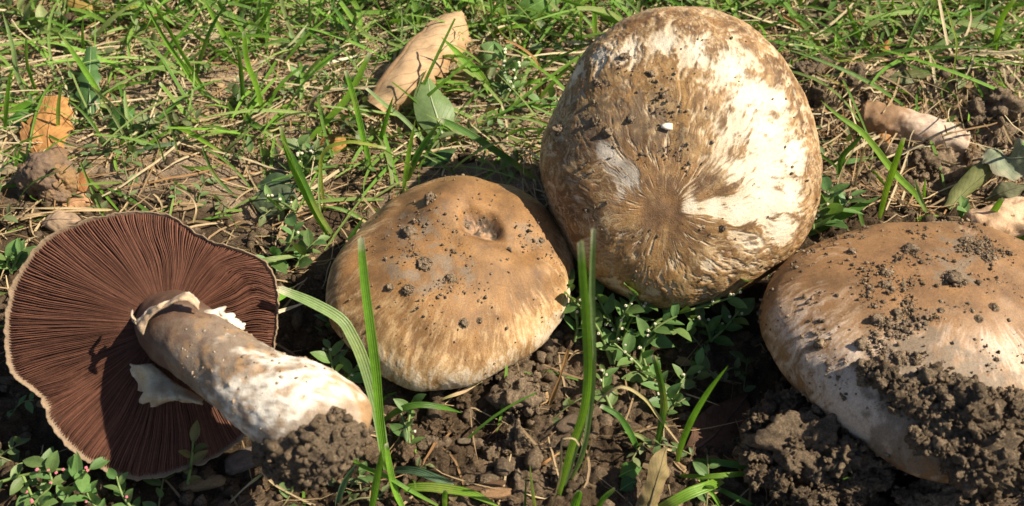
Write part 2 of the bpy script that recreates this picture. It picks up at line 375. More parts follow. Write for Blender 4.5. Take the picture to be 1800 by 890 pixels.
# --- big upright cap, its top turned to the viewer
n = norm(BACK + (-0.06) * RT - 0.13 * UP); C = Pz(1196, 272, 4.9)
big_pts = [(1196,15),(1250,22),(1300,40),(1350,78),(1390,125),(1415,175),(1432,230),(1440,280),(1436,330),(1425,380),(1400,425),(1360,465),(1310,495),(1250,518),(1190,532),(1140,528),(1090,510),(1040,478),(1005,435),(980,385),(960,330),(949,285),(955,240),(975,190),(1000,140),(1022,105),(1050,72),(1090,42),(1140,22)]
big = c = cap_geo(C, n, big_pts, 4.3, (-0.9, -1.9), nr=210, nt=720, sm=14, power=2.3, roll=0.5)
c.N = cap_normals(c.P)
lop = fbm(c.P[..., 0] * 0.28, c.P[..., 1] * 0.28, c.P[..., 2] * 0.28, o=3)
c.P = c.P + c.N * (0.22 * lop * (1 - 0.6 * c.r))[..., None]
white = 0
for wx, wy, wr, wa in [(1010, 130, .45, .7), (1060, 98, .5, .8), (1110, 92, .5, .9), (1170, 78, .5, .85), (1230, 88, .6, .95), (1285, 120, .8, 1), (1322, 175, .95, 1), (1345, 235, 1.1, 1), (1350, 300, 1.2, 1), (1345, 350, .95, 1), (1300, 370, .6, .95), (1255, 366, .4, .9), (1215, 362, .3, .8), (1375, 400, .75, .85), (1325, 425, .55, .7), (1390, 270, .9, .95), (1388, 340, .8, .9), (1370, 180, .7, .8), (1300, 300, .7, .75), (1285, 230, .6, .6), (990, 165, .4, .55), (968, 250, .35, .45), (1250, 460, .4, .4), (1330, 460, .4, .5)]: white = np.maximum(white, wa * blob(c, wx, wy, wr) ** 0.7)
bald = blob(c, 1060, 265, 0.45) + blob(c, 1085, 285, 0.55) + 0.9 * blob(c, 1110, 310, 0.45) + 0.7 * blob(c, 1090, 345, 0.35) + 0.5 * blob(c, 1040, 235, 0.4)
oc = blob(c, 1060, 460, 1.6) + blob(c, 1170, 150, 1.4) * 1.0 + blob(c, 1230, 220, 1.0) * 0.7 + blob(c, 1040, 190, 1.0) * 0.8 + blob(c, 1200, 480, 1.2) * 0.7
dk = blob(c, 1150, 210, 1.3) * 0.7 + blob(c, 1060, 200, 1.2) * 0.6 + blob(c, 1000, 330, 1.4) * 0.4 + blob(c, 1170, 400, 1.0) * 0.45
fb = fibres(c, 7.0, 4.0, 0.34, 3.0); fb2 = fibres(c, 16.0, 8.0, 0.26, 8.0); fcr = fibres(c, 6.0, 5.0, 0.4, 60.0)
rv = c.r / 0.76; rimb = sstep(0.93, 1.0, rv + 0.03 * fb) * 0.9; fleck = sstep(0.15, 0.6, fibres(c, 13.0, 7.0, 0.12, 30.0)) * (0.5 + 0.6 * sstep(0.5, 0.9, rv))
mott = fbm(c.P[..., 0] * 0.8 + 3, c.P[..., 1] * 0.8, c.P[..., 2] * 0.8, o=3)
nz = 0.55 * fb + 0.40 * fb2 + 0.30 * mott
arc = np.exp(-((rv - 0.80 - 0.04 * mott) / 0.07) ** 2) * sstep(0.15, 0.9, np.sin(c.th - 0.25))
tuft = fibres(c, 10.0, 8.0, 0.14, 40.0)
cov = 0.93 - 1.0 * np.clip(white, 0, 0.92) - 0.12 * arc + 0.45 * rimb + 0.25 * np.clip(dk, 0, 1) + 0.45 * fb + 0.42 * fb2 + 0.66 * tuft + 0.38 * mott + 0.25 * fleck - 0.10
S = sstep(0.12, 0.70, cov)
wm = 1 - S
bm_ = sstep(0.25, 0.85, bald * 0.85 + 0.45 * fb2 + 0.25 * tuft + 0.35 * mott - 0.05)
mottl = fbm(c.P[..., 0] * 1.3 + 9, c.P[..., 1] * 1.3, c.P[..., 2] * 1.3, o=4)
br = mixc(BROWN, DBROWN, np.clip(0.48 - 0.8 * fbm(c.P[..., 0] * 1.1, c.P[..., 1] * 1.1, c.P[..., 2] * 1.1, o=4) + dk, 0, 1)); br = mixc(br, OCHRE, np.clip(oc * 0.5 + 0.3 * fb, 0, 0.7))
br = mixc(br, (0.44, 0.28, 0.16), sstep(0.84, 0.95, rv) * 0.8); br = mixc(br, (0.46, 0.30, 0.14), sstep(0.0, 0.8, fb2 + 0.4 * mottl) * 0.6); br = mixc(br, DBROWN * 0.75, sstep(0.05, 0.7, tuft - 0.3 * mottl) * 0.65)
cream = mixc((0.56, 0.42, 0.27), (0.74, 0.65, 0.52), np.clip(white, 0, 1))
br = mixc(br, (0.56, 0.41, 0.24), np.exp(-(fcr / 0.13) ** 2) * sstep(0.08, 0.25, c.r) * sstep(-0.3, 0.3, mott + 0.3 * fb2) * 0.8)
col = mixc(br, cream, wm); col = mixc(col, GREYW * (0.85 + 0.35 * mottl)[..., None], bm_ * 0.8)
dirtz = blob(c, 1080, 190, 1.5) + blob(c, 1030, 220, 1.0) + 0.8 * blob(c, 1160, 220, 1.3)
col = mixc(col, SOIL_D * 1.1, sstep(0.25, 0.7, dirtz * 0.5 + 0.5 * fbm(c.P[..., 0] * 2.4, c.P[..., 1] * 2.4, c.P[..., 2] * 2.4, o=4) + 0.0) * 0.7 * sstep(0.1, 0.5, dirtz))
c.P = c.P + c.N * ((1 - wm) * 0.04 - bm_ * 0.03 + (0.020 * fb + 0.016 * fb2 + 0.012 * tuft) * sstep(0.15, 0.5, c.r))[..., None]
c.N = cap_normals(c.P)
rt_big = root('mushroom', Pg(1160, 545), 'largest mushroom, its cap tilted on edge with white patches among brown scales', 'mushroom', 'mushrooms lying in the grass')
cap_object(c, col, rt_big, M_CAP)
stem_simple(rt_big, C - n * 0.2, C - n * 5.2 + np.array([0, 0, -1.2]), 1.7, 1.9, (0.6, 0.5, 0.42))

# --- middle cap, a dome with a hole in its top
axm = norm(0.819 * BACK + 0.574 * UP + 0.06 * RT); Cm = Pz(792, 512, 1.9)
mid_pts = [(576,525),(580,560),(597,595),(625,628),(660,655),(700,672),(745,684),(790,678),(850,660),(900,637),(945,605),(980,570),(1002,535),(1010,495),(1002,450),(975,405),(930,370),(870,348),(800,338),(730,345),(680,365),(640,395),(605,440),(584,485)]
mid = c = cap_geo(Cm, axm, mid_pts, 2.75, (0.85, 1.05), nr=195, nt=640, sm=14, power=2.2, roll=0.3)
c.N = cap_normals(c.P)
lop = fbm(c.P[..., 0] * 0.25 + 7, c.P[..., 1] * 0.25, c.P[..., 2] * 0.25, o=3) * 1.3
hole = 0.95 * blob(c, 832, 388, 0.62) + 0.85 * blob(c, 866, 400, 0.60); rid = blob(c, 770, 370, 0.9) + 0.8 * blob(c, 815, 340, 0.9)
trough = blob(c, 930, 435, 0.6) + blob(c, 885, 420, 0.5) * 0.7
bump2 = blob(c, 720, 470, 0.8)
c.P = c.P + c.N * (0.2 * lop + 0.42 * rid - 0.34 * trough + 0.10 * bump2)[..., None]
hn = 0.55 * sstep(0.15, 1.15, hole + 0.22 * fbm(c.P[..., 0] * 0.9, c.P[..., 1] * 0.9, c.P[..., 2] * 0.9, o=2))
c.P = c.P - c.n * hn[..., None] + c.N * (0.10 * hn * fbm(c.P[..., 0] * 5, c.P[..., 1] * 5, o=3))[..., None]
fb = fibres(c, 6.0, 2.6, 0.12, 11.0); fbb = fibres(c, 20.0, 8.0, 0.08, 5.0)
br = mixc((0.325, 0.168, 0.062), DBROWN * 0.95, np.clip(0.36 + 0.28 * fbb * sstep(0.1, 0.4, c.r) - 0.5 * fbm(c.P[..., 0] * 0.75, c.P[..., 1] * 0.75, c.P[..., 2] * 0.75, o=6, gain=0.62) + 0.3 * blob(c, 700, 400, 2.0), 0, 1))
out = sstep(0.45, 0.9, c.r)
out = sstep(0.35, 0.85, c.r)
mt = fbm(c.P[..., 0] * 0.7 + 2, c.P[..., 1] * 0.7, c.P[..., 2] * 0.7, o=3)
wm = sstep(-0.45, 1.05, 0.35 * fb * sstep(0.1, 0.4, c.r) + 0.85 * fbb * sstep(0.2, 0.5, c.r) + 0.45 * mt + 0.95 * out - 0.50 + 0.6 * blob(c, 960, 560, 1.4) + 0.45 * blob(c, 720, 600, 2.2))
col = mixc(br, (0.58, 0.38, 0.195), np.clip(wm, 0, 1)); col = mixc(col, (0.68, 0.57, 0.44), sstep(0.5, 1.1, wm * out + 0.4 * fbb * out) * 0.75)
dirtz = blob(c, 730, 400, 1.0) + blob(c, 780, 480, 1.2) + 0.7 * blob(c, 930, 420, 1.0) + 0.6 * blob(c, 700, 480, 1.0)
col = mixc(col, SOIL_G * 0.9, sstep(0.2, 0.7, dirtz * 0.45 + 0.5 * fbm(c.P[..., 0] * 2.2, c.P[..., 1] * 2.2, c.P[..., 2] * 2.2, o=4) + 0.05) * 0.8 * sstep(0.05, 0.4, dirtz))
col = mixc(col, (0.34, 0.205, 0.12), sstep(0.12, 0.42, hn)); col = mixc(col, SOIL_D * 0.8, sstep(0.15, 0.45, hn) * sstep(-0.1, 0.3, fbm(c.P[..., 0] * 2, c.P[..., 1] * 2, c.P[..., 2] * 2 + 4, o=4)))
c.P = c.P + c.N * ((0.018 * fbb - 0.01 * wm) * sstep(0.3, 0.6, c.r))[..., None]
c.N = cap_normals(c.P)
rt_mid = root('mushroom', Pg(790, 600), 'domed tan mushroom with a pitted hole in the top of its cap', 'mushroom', 'mushrooms lying in the grass')
cap_object(c, col, rt_mid, M_CAP2, (60, 60, 40))
stem_simple(rt_mid, Cm, Cm - axm * 2.6, 1.4, 1.6, (0.6, 0.5, 0.42))

# --- right cap, strewn with soil
axr = norm(0.715 * BACK + 0.70 * UP + 0.06 * RT); Cr = Pz(1632, 607, 2.6)
right_pts = [(1336,545),(1345,590),(1372,640),(1415,690),(1475,735),(1545,785),(1605,828),(1680,845),(1760,830),(1840,785),(1900,720),(1930,650),(1915,580),(1870,515),(1800,468),(1720,436),(1640,424),(1560,424),(1480,434),(1420,452),(1375,478),(1345,512)]
rig = c = cap_geo(Cr, axr, right_pts, 2.95, (0.3, 0.75), nr=195, nt=640, sm=14, power=2.4, roll=0.35)
c.N = cap_normals(c.P)
lop = fbm(c.P[..., 0] * 0.25 - 4, c.P[..., 1] * 0.25, c.P[..., 2] * 0.25, o=2); c.P = c.P + c.N * (0.2 * lop)[..., None]
fb = fibres(c, 5.0, 2.4, 0.14, 21.0); fbb = fibres(c, 20.0, 8.0, 0.10, 2.0)
br = mixc((0.29, 0.155, 0.068), DBROWN * 1.0, np.clip(0.34 + 0.28 * fbb * sstep(0.1, 0.4, c.r) - 0.5 * fbm(c.P[..., 0] * 0.75, c.P[..., 1] * 0.75, c.P[..., 2] * 0.75, o=6, gain=0.62), 0, 0.8))
pale = 0.8 * blob(c, 1780, 620, 1.8) + 0.95 * blob(c, 1480, 680, 2.2) + 0.9 * blob(c, 1580, 740, 1.6) + 0.5 * blob(c, 1640, 600, 1.5) + 0.65 * blob(c, 1400, 560, 1.6)
mt = fbm(c.P[..., 0] * 0.7 + 2, c.P[..., 1] * 0.7, c.P[..., 2] * 0.7, o=3)
wm = sstep(-0.4, 0.95, 0.2 * fb * sstep(0.3, 0.7, c.r) + 0.8 * fbb * sstep(0.15, 0.5, c.r) + 0.55 * mt + 0.80 * pale - 0.12 + 0.35 * sstep(0.5, 0.95, c.r) - 0.32)
col = mixc(br, (0.54, 0.37, 0.24), wm); col = mixc(col, (0.64, 0.52, 0.43), sstep(0.5, 1.1, pale + 0.4 * fbb) * 0.7)
dirtz = blob(c, 1640, 690, 1.8) + 0.9 * blob(c, 1600, 600, 1.3) + 0.9 * blob(c, 1670, 480, 1.0) + blob(c, 1700, 430, 1.0) + 1.2 * blob(c, 1600, 760, 1.6) + blob(c, 1750, 700, 1.6)
col = mixc(col, SOIL_G * 0.85, sstep(0.2, 0.7, dirtz * 0.5 + 0.5 * fbm(c.P[..., 0] * 2.0, c.P[..., 1] * 2.0, c.P[..., 2] * 2.0, o=4) + 0.08) * 0.85 * sstep(0.05, 0.4, dirtz))
c.P = c.P + c.N * (0.014 * fbb * sstep(0.2, 0.6, c.r))[..., None]; c.N = cap_normals(c.P)
rt_rig = root('mushroom', Pg(1620, 760), 'brown domed mushroom strewn with soil crumbs, half sunk in the soil heap', 'mushroom', 'mushrooms lying in the grass')
cap_object(c, col, rt_rig, M_CAP2, (60, 60, 40))
stem_simple(rt_rig, Cr, Cr - axr * 2.8, 1.7, 1.9, (0.5, 0.42, 0.38))

# --- left mushroom lying over, gills to the viewer
ng = norm(BACK + 0.05 * RT + 0.02 * UP); Cl = Pz(252, 606, 3.9)
gill_pts = [(6,600),(12,545),(28,492),(55,447),(90,414),(130,393),(185,377),(240,371),(300,379),(342,409),(380,427),(426,440),(465,456),(484,492),(489,540),(484,600),(473,660),(455,715),(428,768),(385,802),(330,824),(265,841),(235,842),(185,827),(135,797),(100,764),(80,738),(84,718),(70,702),(42,678),(16,660),(8,635)]
e1 = norm(RT - ng * np.dot(RT, ng)); e2 = np.cross(ng, e1)
NT_ = 720; gth, Rl = outline_fn(gill_pts, Cl, ng, e1, e2, NT_); Rl = smooth_per(Rl, 4)
Rl = Rl * (1 + 0.006 * perlin(np.cos(gth) * 9, np.sin(gth) * 9) + 0.004 * perlin(np.cos(gth) * 30, np.sin(gth) * 30))
gc0 = np.array([0.95, 0.75])          # where the stem meets the cap, in the gill plane
rt_left = root('mushroom', Pg(260, 830), 'overturned mushroom showing its dark brown gills, torn ring and pale stem', 'mushroom', 'mushrooms lying in the grass')
def lpos(s, th_i, z):   # s 0 at stem .. 1 at rim
    rim = np.stack([Rl * np.cos(gth), Rl * np.sin(gth)], -1)
    q = gc0 + (rim[th_i] - gc0) * np.asarray(s)[..., None]
    return Cl + q[..., :1] * e1 + q[..., 1:] * e2 + np.asarray(z)[..., None] * ng
ti = np.arange(NT_)
rows = []; cols = []
def warpz(th):   # how the margin waves in and out of the plane
    return 0.22 * np.sin(3 * th + 0.6) + 0.25 * np.exp(-((th - 0.85) / 0.3) ** 2) - 0.35 * np.exp(-((th - 0.45) / 0.25) ** 2) + 0.2 * np.exp(-((th + 2.55) / 0.1) ** 2)
wz = warpz(gth)
prof = [(0.0, -0.55), (0.3, -0.5), (0.6, -0.42), (0.85, -0.30), (0.95, -0.14), (0.988, -0.02), (0.995, 0.04), (1.001, 0.03), (1.004, -0.08), (0.992, -0.32), (0.94, -0.75), (0.8, -1.35), (0.6, -1.85), (0.35, -2.2), (0.0, -2.35)]
fl = fbm(np.cos(gth) * 12, np.sin(gth) * 12, o=3)
for s, z in prof:
    e = 0.03 * fl * (0.95 < s) ; rows.append(lpos(np.full(NT_, s) + e * 0.5, ti, z + wz * min(1, s ** 2) + e))
    cols.append(np.broadcast_to((0.10, 0.05, 0.035) if z > -0.6 and s < 0.96 else (0.30, 0.21, 0.135) if s > 0.98 else (0.36, 0.24, 0.14), (NT_, 3)) * (0.9 + 0.25 * fl)[:, None])
Lc = np.array(rows); 
cap_l = part('cap', Lc.reshape(-1, 3), grid_faces(len(prof), NT_, True)[:, ::-1], M_CAP, rt_left, np.array(cols).reshape(-1, 3), Lc.reshape(-1, 3) * 8)
# gills: thin plates standing on the cap's flesh, joined (each under 6 px wide in the photograph)
gp = []; NG = 320
def gill(th0, s0, s1, k, dep, ns=16):
    s = np.linspace(s0, s1, ns); wob = 0.010 * (perlin(s * 3 + k * 7.1, np.full(ns, k * 1.7)) + 0.4 * perlin(s * 9 + k * 3.1, np.full(ns, k * 2.7))) + 0.10 * np.exp(-((th0 - 0.62) / 0.35) ** 2) * np.sin(s * 11) * sstep(0.5, 1, s) - 0.10 * np.exp(-((th0 + 2.62) / 0.16) ** 2) * sstep(0.72, 1, s)
    wob = wob + 0.05 * perlin(np.full(ns, math.cos(th0) * 2.5), np.full(ns, math.sin(th0) * 2.5), s * 2.2)
    a = (th0 + wob + math.pi) / (2 * math.pi) * NT_; i0 = np.floor(a).astype(int); f = (a - i0)
    def at(z): 
        return lpos(s, i0 % NT_, z + wz[i0 % NT_] * np.clip(s, 0, 1) ** 2) * (1 - f)[:, None] + lpos(s, (i0 + 1) % NT_, z + wz[(i0 + 1) % NT_] * np.clip(s, 0, 1) ** 2) * f[:, None]
    hgt = -0.5 + dep * np.clip(np.sin(np.clip((s - s0 + 0.05) / 0.22, 0, 1) * 1.57), 0, 1) * (0.62 - 0.10 * s) ; hgt = np.where(s > 0.93, hgt - (s - 0.93) * 1.6, hgt)
    hgt = hgt + 0.02 * perlin(s * 14 + k, np.full(ns, k * 0.37))
    top = at(hgt); bot = at(np.full(ns, -0.62))
    T = tangents(top); sd_ = norm(np.cross(T, ng)); w = (0.008 + 0.009 * s)[:, None]
    V = np.stack([bot - sd_ * w * 1.7, top - sd_ * w, top + sd_ * w, bot + sd_ * w * 1.7], 1).reshape(-1, 3)
    i, j = np.meshgrid(np.arange(ns - 1), np.arange(3), indexing='ij'); b = (i * 4 + j).reshape(-1)
    F = np.stack([b, b + 1, b + 5, b + 4], -1)
    cc = np.array([0.108, 0.047, 0.031]) * rng.uniform(0.6, 1.3); cc = np.repeat(mixc(cc, cc * 1.15, s), 4, 0) * np.tile(np.array([0.8, 1.22, 1.22, 0.8]), ns)[:, None]
    return V, F, cc, V * 1.5
for k in range(NG):
    th0 = -math.pi + (k + 0.5 + rng.uniform(-0.15, 0.15)) / NG * 2 * math.pi
    gp.append(gill(th0, 0.10, 0.985, k, 1.0))
    gp.append(gill(th0 + math.pi / NG, rng.choice([0.35, 0.5, 0.62]), 0.985, k + 0.5, 0.92, 10))
V, F, Cc, T = merge(gp); g = part('gills', V, F, M_GILL, cap_l, Cc, T); g['kind'] = 'stuff'
# stem
sa = lpos(np.array([0.0]), np.array([0]), np.array([-0.4]))[0]; 
sp_ = [sa, Pplane(326, 592, Cl + ng * 1.4, ng), Pplane(393, 640, Cl + ng * 2.9, ng), Pplane(465, 690, Cl + ng * 3.9, ng), Pplane(540, 733, Cl + ng * 4.2, ng), Pplane(600, 792, Cl + ng * 3.6, ng)]
print('stem pts', [np.round(q, 2).tolist() for q in sp_])
Cs = spline(sp_, 90); s = np.linspace(0, 1, 90)
rad = np.interp(s, [0, 0.10, 0.25, 0.45, 0.65, 0.82, 0.92, 0.97, 1.0], [1.36, 1.36, 1.28, 1.25, 1.42, 1.80, 1.86, 1.55, 0.6])
rad = smooth_per(np.concatenate([rad, rad[::-1]]), 4)[:90]; rad[-1] = 0.3
V, F = tube(Cs, rad, 120)
Vn = norm(V - np.repeat(Cs, 120, 0)); ss = np.repeat(s, 120)
q = V * 1.4
V = V + Vn * (0.07 * fbm(V[:, 0] * 0.8, V[:, 1] * 0.8, V[:, 2] * 0.8, o=3) + 0.05 * sstep(0.35, 0.5, ss) * np.clip(fbm(V[:, 0] * 3.5, V[:, 1] * 3.5, V[:, 2] * 3.5, o=3), 0, 2))[:, None]
stain = fbm(V[:, 0] * 1.6, V[:, 1] * 1.6, V[:, 2] * 1.6, o=4)
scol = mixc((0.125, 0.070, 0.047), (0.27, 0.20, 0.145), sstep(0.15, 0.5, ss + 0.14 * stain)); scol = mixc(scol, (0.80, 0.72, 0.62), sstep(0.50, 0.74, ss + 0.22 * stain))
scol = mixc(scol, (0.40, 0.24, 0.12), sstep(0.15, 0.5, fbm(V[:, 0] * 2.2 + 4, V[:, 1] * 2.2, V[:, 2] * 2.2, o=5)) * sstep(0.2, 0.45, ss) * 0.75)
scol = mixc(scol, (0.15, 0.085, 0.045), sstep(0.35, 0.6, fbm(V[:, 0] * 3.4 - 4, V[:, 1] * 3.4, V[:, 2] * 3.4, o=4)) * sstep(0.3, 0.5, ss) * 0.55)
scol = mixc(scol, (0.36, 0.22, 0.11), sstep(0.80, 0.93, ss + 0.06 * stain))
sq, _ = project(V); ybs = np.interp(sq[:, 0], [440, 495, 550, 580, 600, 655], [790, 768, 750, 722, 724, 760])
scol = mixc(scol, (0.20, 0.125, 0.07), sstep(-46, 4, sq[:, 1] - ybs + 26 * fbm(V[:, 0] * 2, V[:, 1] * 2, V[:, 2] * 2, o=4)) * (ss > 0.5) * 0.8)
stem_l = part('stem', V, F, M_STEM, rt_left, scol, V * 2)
wgt = sstep(0.25, 0.4, ss) * sstep(0.85, 0.65, ss) * np.clip(fbm(V[:, 0] * 0.9, V[:, 1] * 0.9, V[:, 2] * 0.9, o=2) + 0.35 * (Vn @ UP) + 0.25, 0.02, 1)
ps = []
for i in rng.choice(len(V), 260, p=wgt / wgt.sum()):
    f_, r_ = rng.random(), 0.02 * 5 ** (rng.random() ** 2); q_, fc = lump((0, 0, 0), r_, 1, 0.6, 1.9, (1.2, 0.9, 0.4)); ps.append((q_ @ frame(norm(np.cross(Vn[i], rng.normal(size=3))), 0) + V[i], fc, mixc((0.46, 0.36, 0.26), (0.16, 0.09, 0.05), f_), V[i]))
Vs, Fs_, Cs_, Ts_ = merge(ps); sc_o = part('stem_scales', Vs, Fs_, M_STEM, stem_l, Cs_, Ts_, smooth=False); sc_o['kind'] = 'stuff'
stemV, stemN, stemS = V.copy(), Vn.copy(), ss
# ring: three torn flaps of veil
def sheet(P, thick, nrm_hint):
    """closed thin sheet from a grid P (a,b,3)"""
    du = np.gradient(P, axis=0); dv = np.gradient(P, axis=1); N = norm(np.cross(du, dv)); a, b = P.shape[:2]
    if (N.mean((0, 1)) @ nrm_hint) < 0: N = -N
    V = np.concatenate([(P + N * thick / 2).reshape(-1, 3), (P - N * thick / 2).reshape(-1, 3)]); f = grid_faces(a, b); m = a * b
    ring = np.concatenate([np.arange(b), (np.arange(1, a)) * b + b - 1, (a - 1) * b + np.arange(b - 2, -1, -1), np.arange(a - 2, 0, -1) * b])
    r2 = np.roll(ring, -1); side = np.stack([ring, r2, r2 + m, ring + m], -1)
    return V, np.concatenate([f, f[:, ::-1] + m, side])
def flap(inner, outer, di, do, seed, curl=0.25, col=(0.72, 0.63, 0.52)):
    a = spline([Pplane(x, y, Cl + ng * d, ng) for (x, y), d in zip(inner, di)], 40); b = spline([Pplane(x, y, Cl + ng * d, ng) for (x, y), d in zip(outer, do)], 40)
    k = np.linspace(0, 1, 16)[:, None, None]; P = a * (1 - k) + b * k + ng * curl * np.sin(k * math.pi)
    j = np.arange(40); jag = perlin(j * 0.2 + seed, np.full(40, seed * 1.3)) * 0.40 + perlin(j * 0.6, np.full(40, seed)) * 0.16
    P = P + (b - a)[None] * (jag[None, :, None] * k ** 3) + ng * ((0.40 * fbm(P[..., 0] * 1.3, P[..., 1] * 1.3 + seed, o=3) + 0.06 * fbm(P[..., 0] * 5, P[..., 1] * 5 + seed, o=2)) * (0.3 + k[..., 0]))[..., None]
    V, F = sheet(P, 0.07, ng); t = np.concatenate([np.broadcast_to(k[..., 0], (16, 40)).reshape(-1)] * 2)
    cc = mixc(col, np.array([0.70, 0.60, 0.51]), sstep(0.75, 1, t)); cc = mixc(cc, (0.36, 0.23, 0.14), sstep(0.0, 0.5, fbm(V[:, 0] * 1.8, V[:, 1] * 1.2, o=3)) * 0.5)
    return V, F, cc, V * np.array([3, 3, 3])
for args in [dict(inner=[(252, 590), (262, 560), (290, 540), (325, 528), (350, 545)], outer=[(232, 548), (238, 568), (262, 545), (300, 528), (330, 515), (350, 535)], di=(2.2, 2.5, 2.7, 2.8, 2.7), do=(1.7, 1.8, 2.2, 2.4, 2.5, 2.6), seed=2, curl=0.1, col=(0.50, 0.36, 0.24)),
             dict(inner=[(350, 548), (385, 575), (415, 600)], outer=[(362, 546), (392, 543), (412, 558), (428, 578), (425, 602)], di=(2.2, 2.4, 2.6), do=(1.6, 1.6, 1.65, 1.7, 1.8), seed=5),
             dict(inner=[(268, 640), (300, 668), (335, 690), (358, 703)], outer=[(234, 640), (246, 672), (250, 700), (262, 712), (300, 706), (360, 708)], di=(0.9, 1.2, 1.6, 1.9), do=(0.6, 0.6, 0.65, 0.7, 0.95, 1.7), seed=9, curl=0.5, col=(0.56, 0.46, 0.31))]:
    V, F, cc, T = flap(**args); part('ring_flap', V, F, M_RING, stem_l, cc, T)

# ------------------------------------------------------------------ soil stuck on caps and stem
def cap_clods(c, spots, what, group):
    for px, py, rpx, lab in spots:
        p, nn = on_cap(c, px, py); r = cmpx(rpx, p)
        V, F, C_, T = merge(clod_parts(p + nn * r * 0.05, r * 0.62, 40, nn, 3, SOIL_G * 1.5, (1, 1, 0.8), 0.6))
        tag(mesh('soil_clod', V, F, M_SOIL, C_, smooth=False), lab, 'soil clod', group)
def specks(c, n, r0, r1, dens, name):
    w = dens(c) * np.linalg.norm(np.cross(np.gradient(c.P, axis=0), np.roll(c.P, -1, 1) - c.P), axis=-1) * ((c.N * norm(CAM - c.P)).sum(-1) > -0.2)
    w = np.clip(w, 0, None).reshape(-1); i = rng.choice(len(w), n, p=w / w.sum())
    P = c.P.reshape(-1, 3)[i] + rng.normal(size=(n, 3)) * 0.03; N = c.N.reshape(-1, 3)[i]
    r = r0 * (r1 / r0) ** (rng.random(n) ** 3.2)
    ps = []
    v, f = ico(1)
    d = 1 + rng.uniform(-0.35, 0.35, (n, len(v)))
    V = (P + N * r[:, None] * 0.25)[:, None] + v[None] * (d * r[:, None])[..., None] * rng.uniform(0.5, 1.35, (n, 1, 3))
    F = (f[None] + (np.arange(n) * len(v))[:, None, None]).reshape(-1, 3)
    cc = np.repeat(SOIL_G * rng.uniform(0.6, 2.0, (n, 1)), len(v), 0)
    o = mesh(name, V.reshape(-1, 3), F, M_SOIL, cc, smooth=False); o['kind'] = 'stuff'; return o
patch = lambda c, f=0.8, s=0: np.clip(fbm(c.P[..., 0] * f + s, c.P[..., 1] * f, c.P[..., 2] * f, o=3) + 0.15, 0.02, 2)
specks(big, 900, 0.013, 0.085, lambda c: patch(c) * (0.05 + blob(c, 1080, 190, 1.6) + blob(c, 1170, 230, 1.6) + 0.4 * blob(c, 1040, 330, 1.2) + 0.35 * blob(c, 1200, 430, 1.6)), 'soil_specks')
specks(mid, 1500, 0.012, 0.075, lambda c: patch(c) * (0.06 + blob(c, 740, 420, 1.3) + blob(c, 790, 490, 1.2) + 0.5 * blob(c, 950, 430, 1.1) + 0.15 * blob(c, 760, 600, 2)), 'soil_specks')
specks(rig, 6500, 0.012, 0.10, lambda c: patch(c) * (0.10 + 0.6 * blob(c, 1600, 520, 2.2) + 1.6 * blob(c, 1690, 415, 0.9) + 1.5 * blob(c, 1740, 450, 0.8) + 1.2 * blob(c, 1640, 690, 1.4) + 0.8 * blob(c, 1560, 600, 1.3)), 'soil_specks')
G1 = 'soil clods stuck on the right-hand cap'
cap_clods(rig, [(1676, 492, 28, 'largest soil clod high on the soil-strewn cap, casting a shadow to its left'), (1600, 440, 20, 'soil clod near the top edge of the soil-strewn cap'), (1497, 443, 11, 'small lone round clod near the upper left of the soil-strewn cap'),
    (1440, 605, 14, 'clod sitting alone on the pale left flank of the soil-strewn cap'), (1545, 563, 18, 'tall crumbly clod in the middle of the soil-strewn cap'), (1578, 552, 12, 'dark clod just right of the tall crumbly clod'), (1515, 605, 16, 'flat clod below the tall crumbly clod on the cap'),
    (1582, 630, 17, 'clod at the lower middle of the soil-strewn cap, above the soil heap'), (1612, 632, 14, 'clod beside the heap, right of the lower-middle clod'), (1556, 500, 13, 'clod left of the largest clod on the soil-strewn cap'), (1747, 540, 12, 'clod by the right edge of the frame on the soil-strewn cap'),
    (1720, 560, 10, 'small clod below the one near the right frame edge'), (1655, 545, 7, 'tiny clod under the largest clod of the soil-strewn cap'), (1560, 480, 14, 'rough clod above centre on the soil-strewn cap'), (1700, 425, 15, 'clod on the upper right rim of the soil-strewn cap'), (1735, 455, 13, 'clod at the far right rim of the soil-strewn cap')], '', G1)
G2 = 'soil clods stuck on the middle cap'
cap_clods(mid, [(757, 352, 16, 'pale clod near the top edge of the cap with the hole'), (718, 408, 20, 'widest crumbly clod left of the hole in the middle cap'), (745, 465, 18, 'clod below and left of the hole in the middle cap'), (718, 510, 13, 'clod low on the left face of the middle cap, right one of a pair'), (686, 506, 10, 'clod low on the left face of the middle cap, left one of a pair'),
    (792, 490, 13, 'grey clod in the centre of the middle cap'), (815, 568, 11, 'dark clod on the pale lower face of the middle cap'), (843, 563, 7, 'small dark crumb beside the dark clod on the lower face'), (952, 422, 7, 'small clod on the shaded right side of the middle cap'), (820, 398, 7, 'crumb lodged at the left lip of the hole')], '', G2)
G3 = 'soil clods stuck on the largest cap'
cap_clods(big, [(1047, 212, 13, 'dark clod on the left half of the largest cap'), (1068, 232, 13, 'dark clod right above the bald grey patch of the largest cap'), (1050, 145, 11, 'grey clod near the upper left rim of the largest cap'), (1098, 100, 11, 'tall dark clod near the top left of the largest cap'), (1146, 130, 8, 'small clod near the top middle of the largest cap'),
    (1165, 167, 8, 'clod among the brown scales above the centre of the largest cap'), (1110, 210, 10, 'dark crusty clod in the middle of the largest cap'), (982, 228, 14, 'black flat clod on the left edge of the largest cap'), (1270, 400, 9, 'small clod on the lower right of the largest cap')], '', G3)
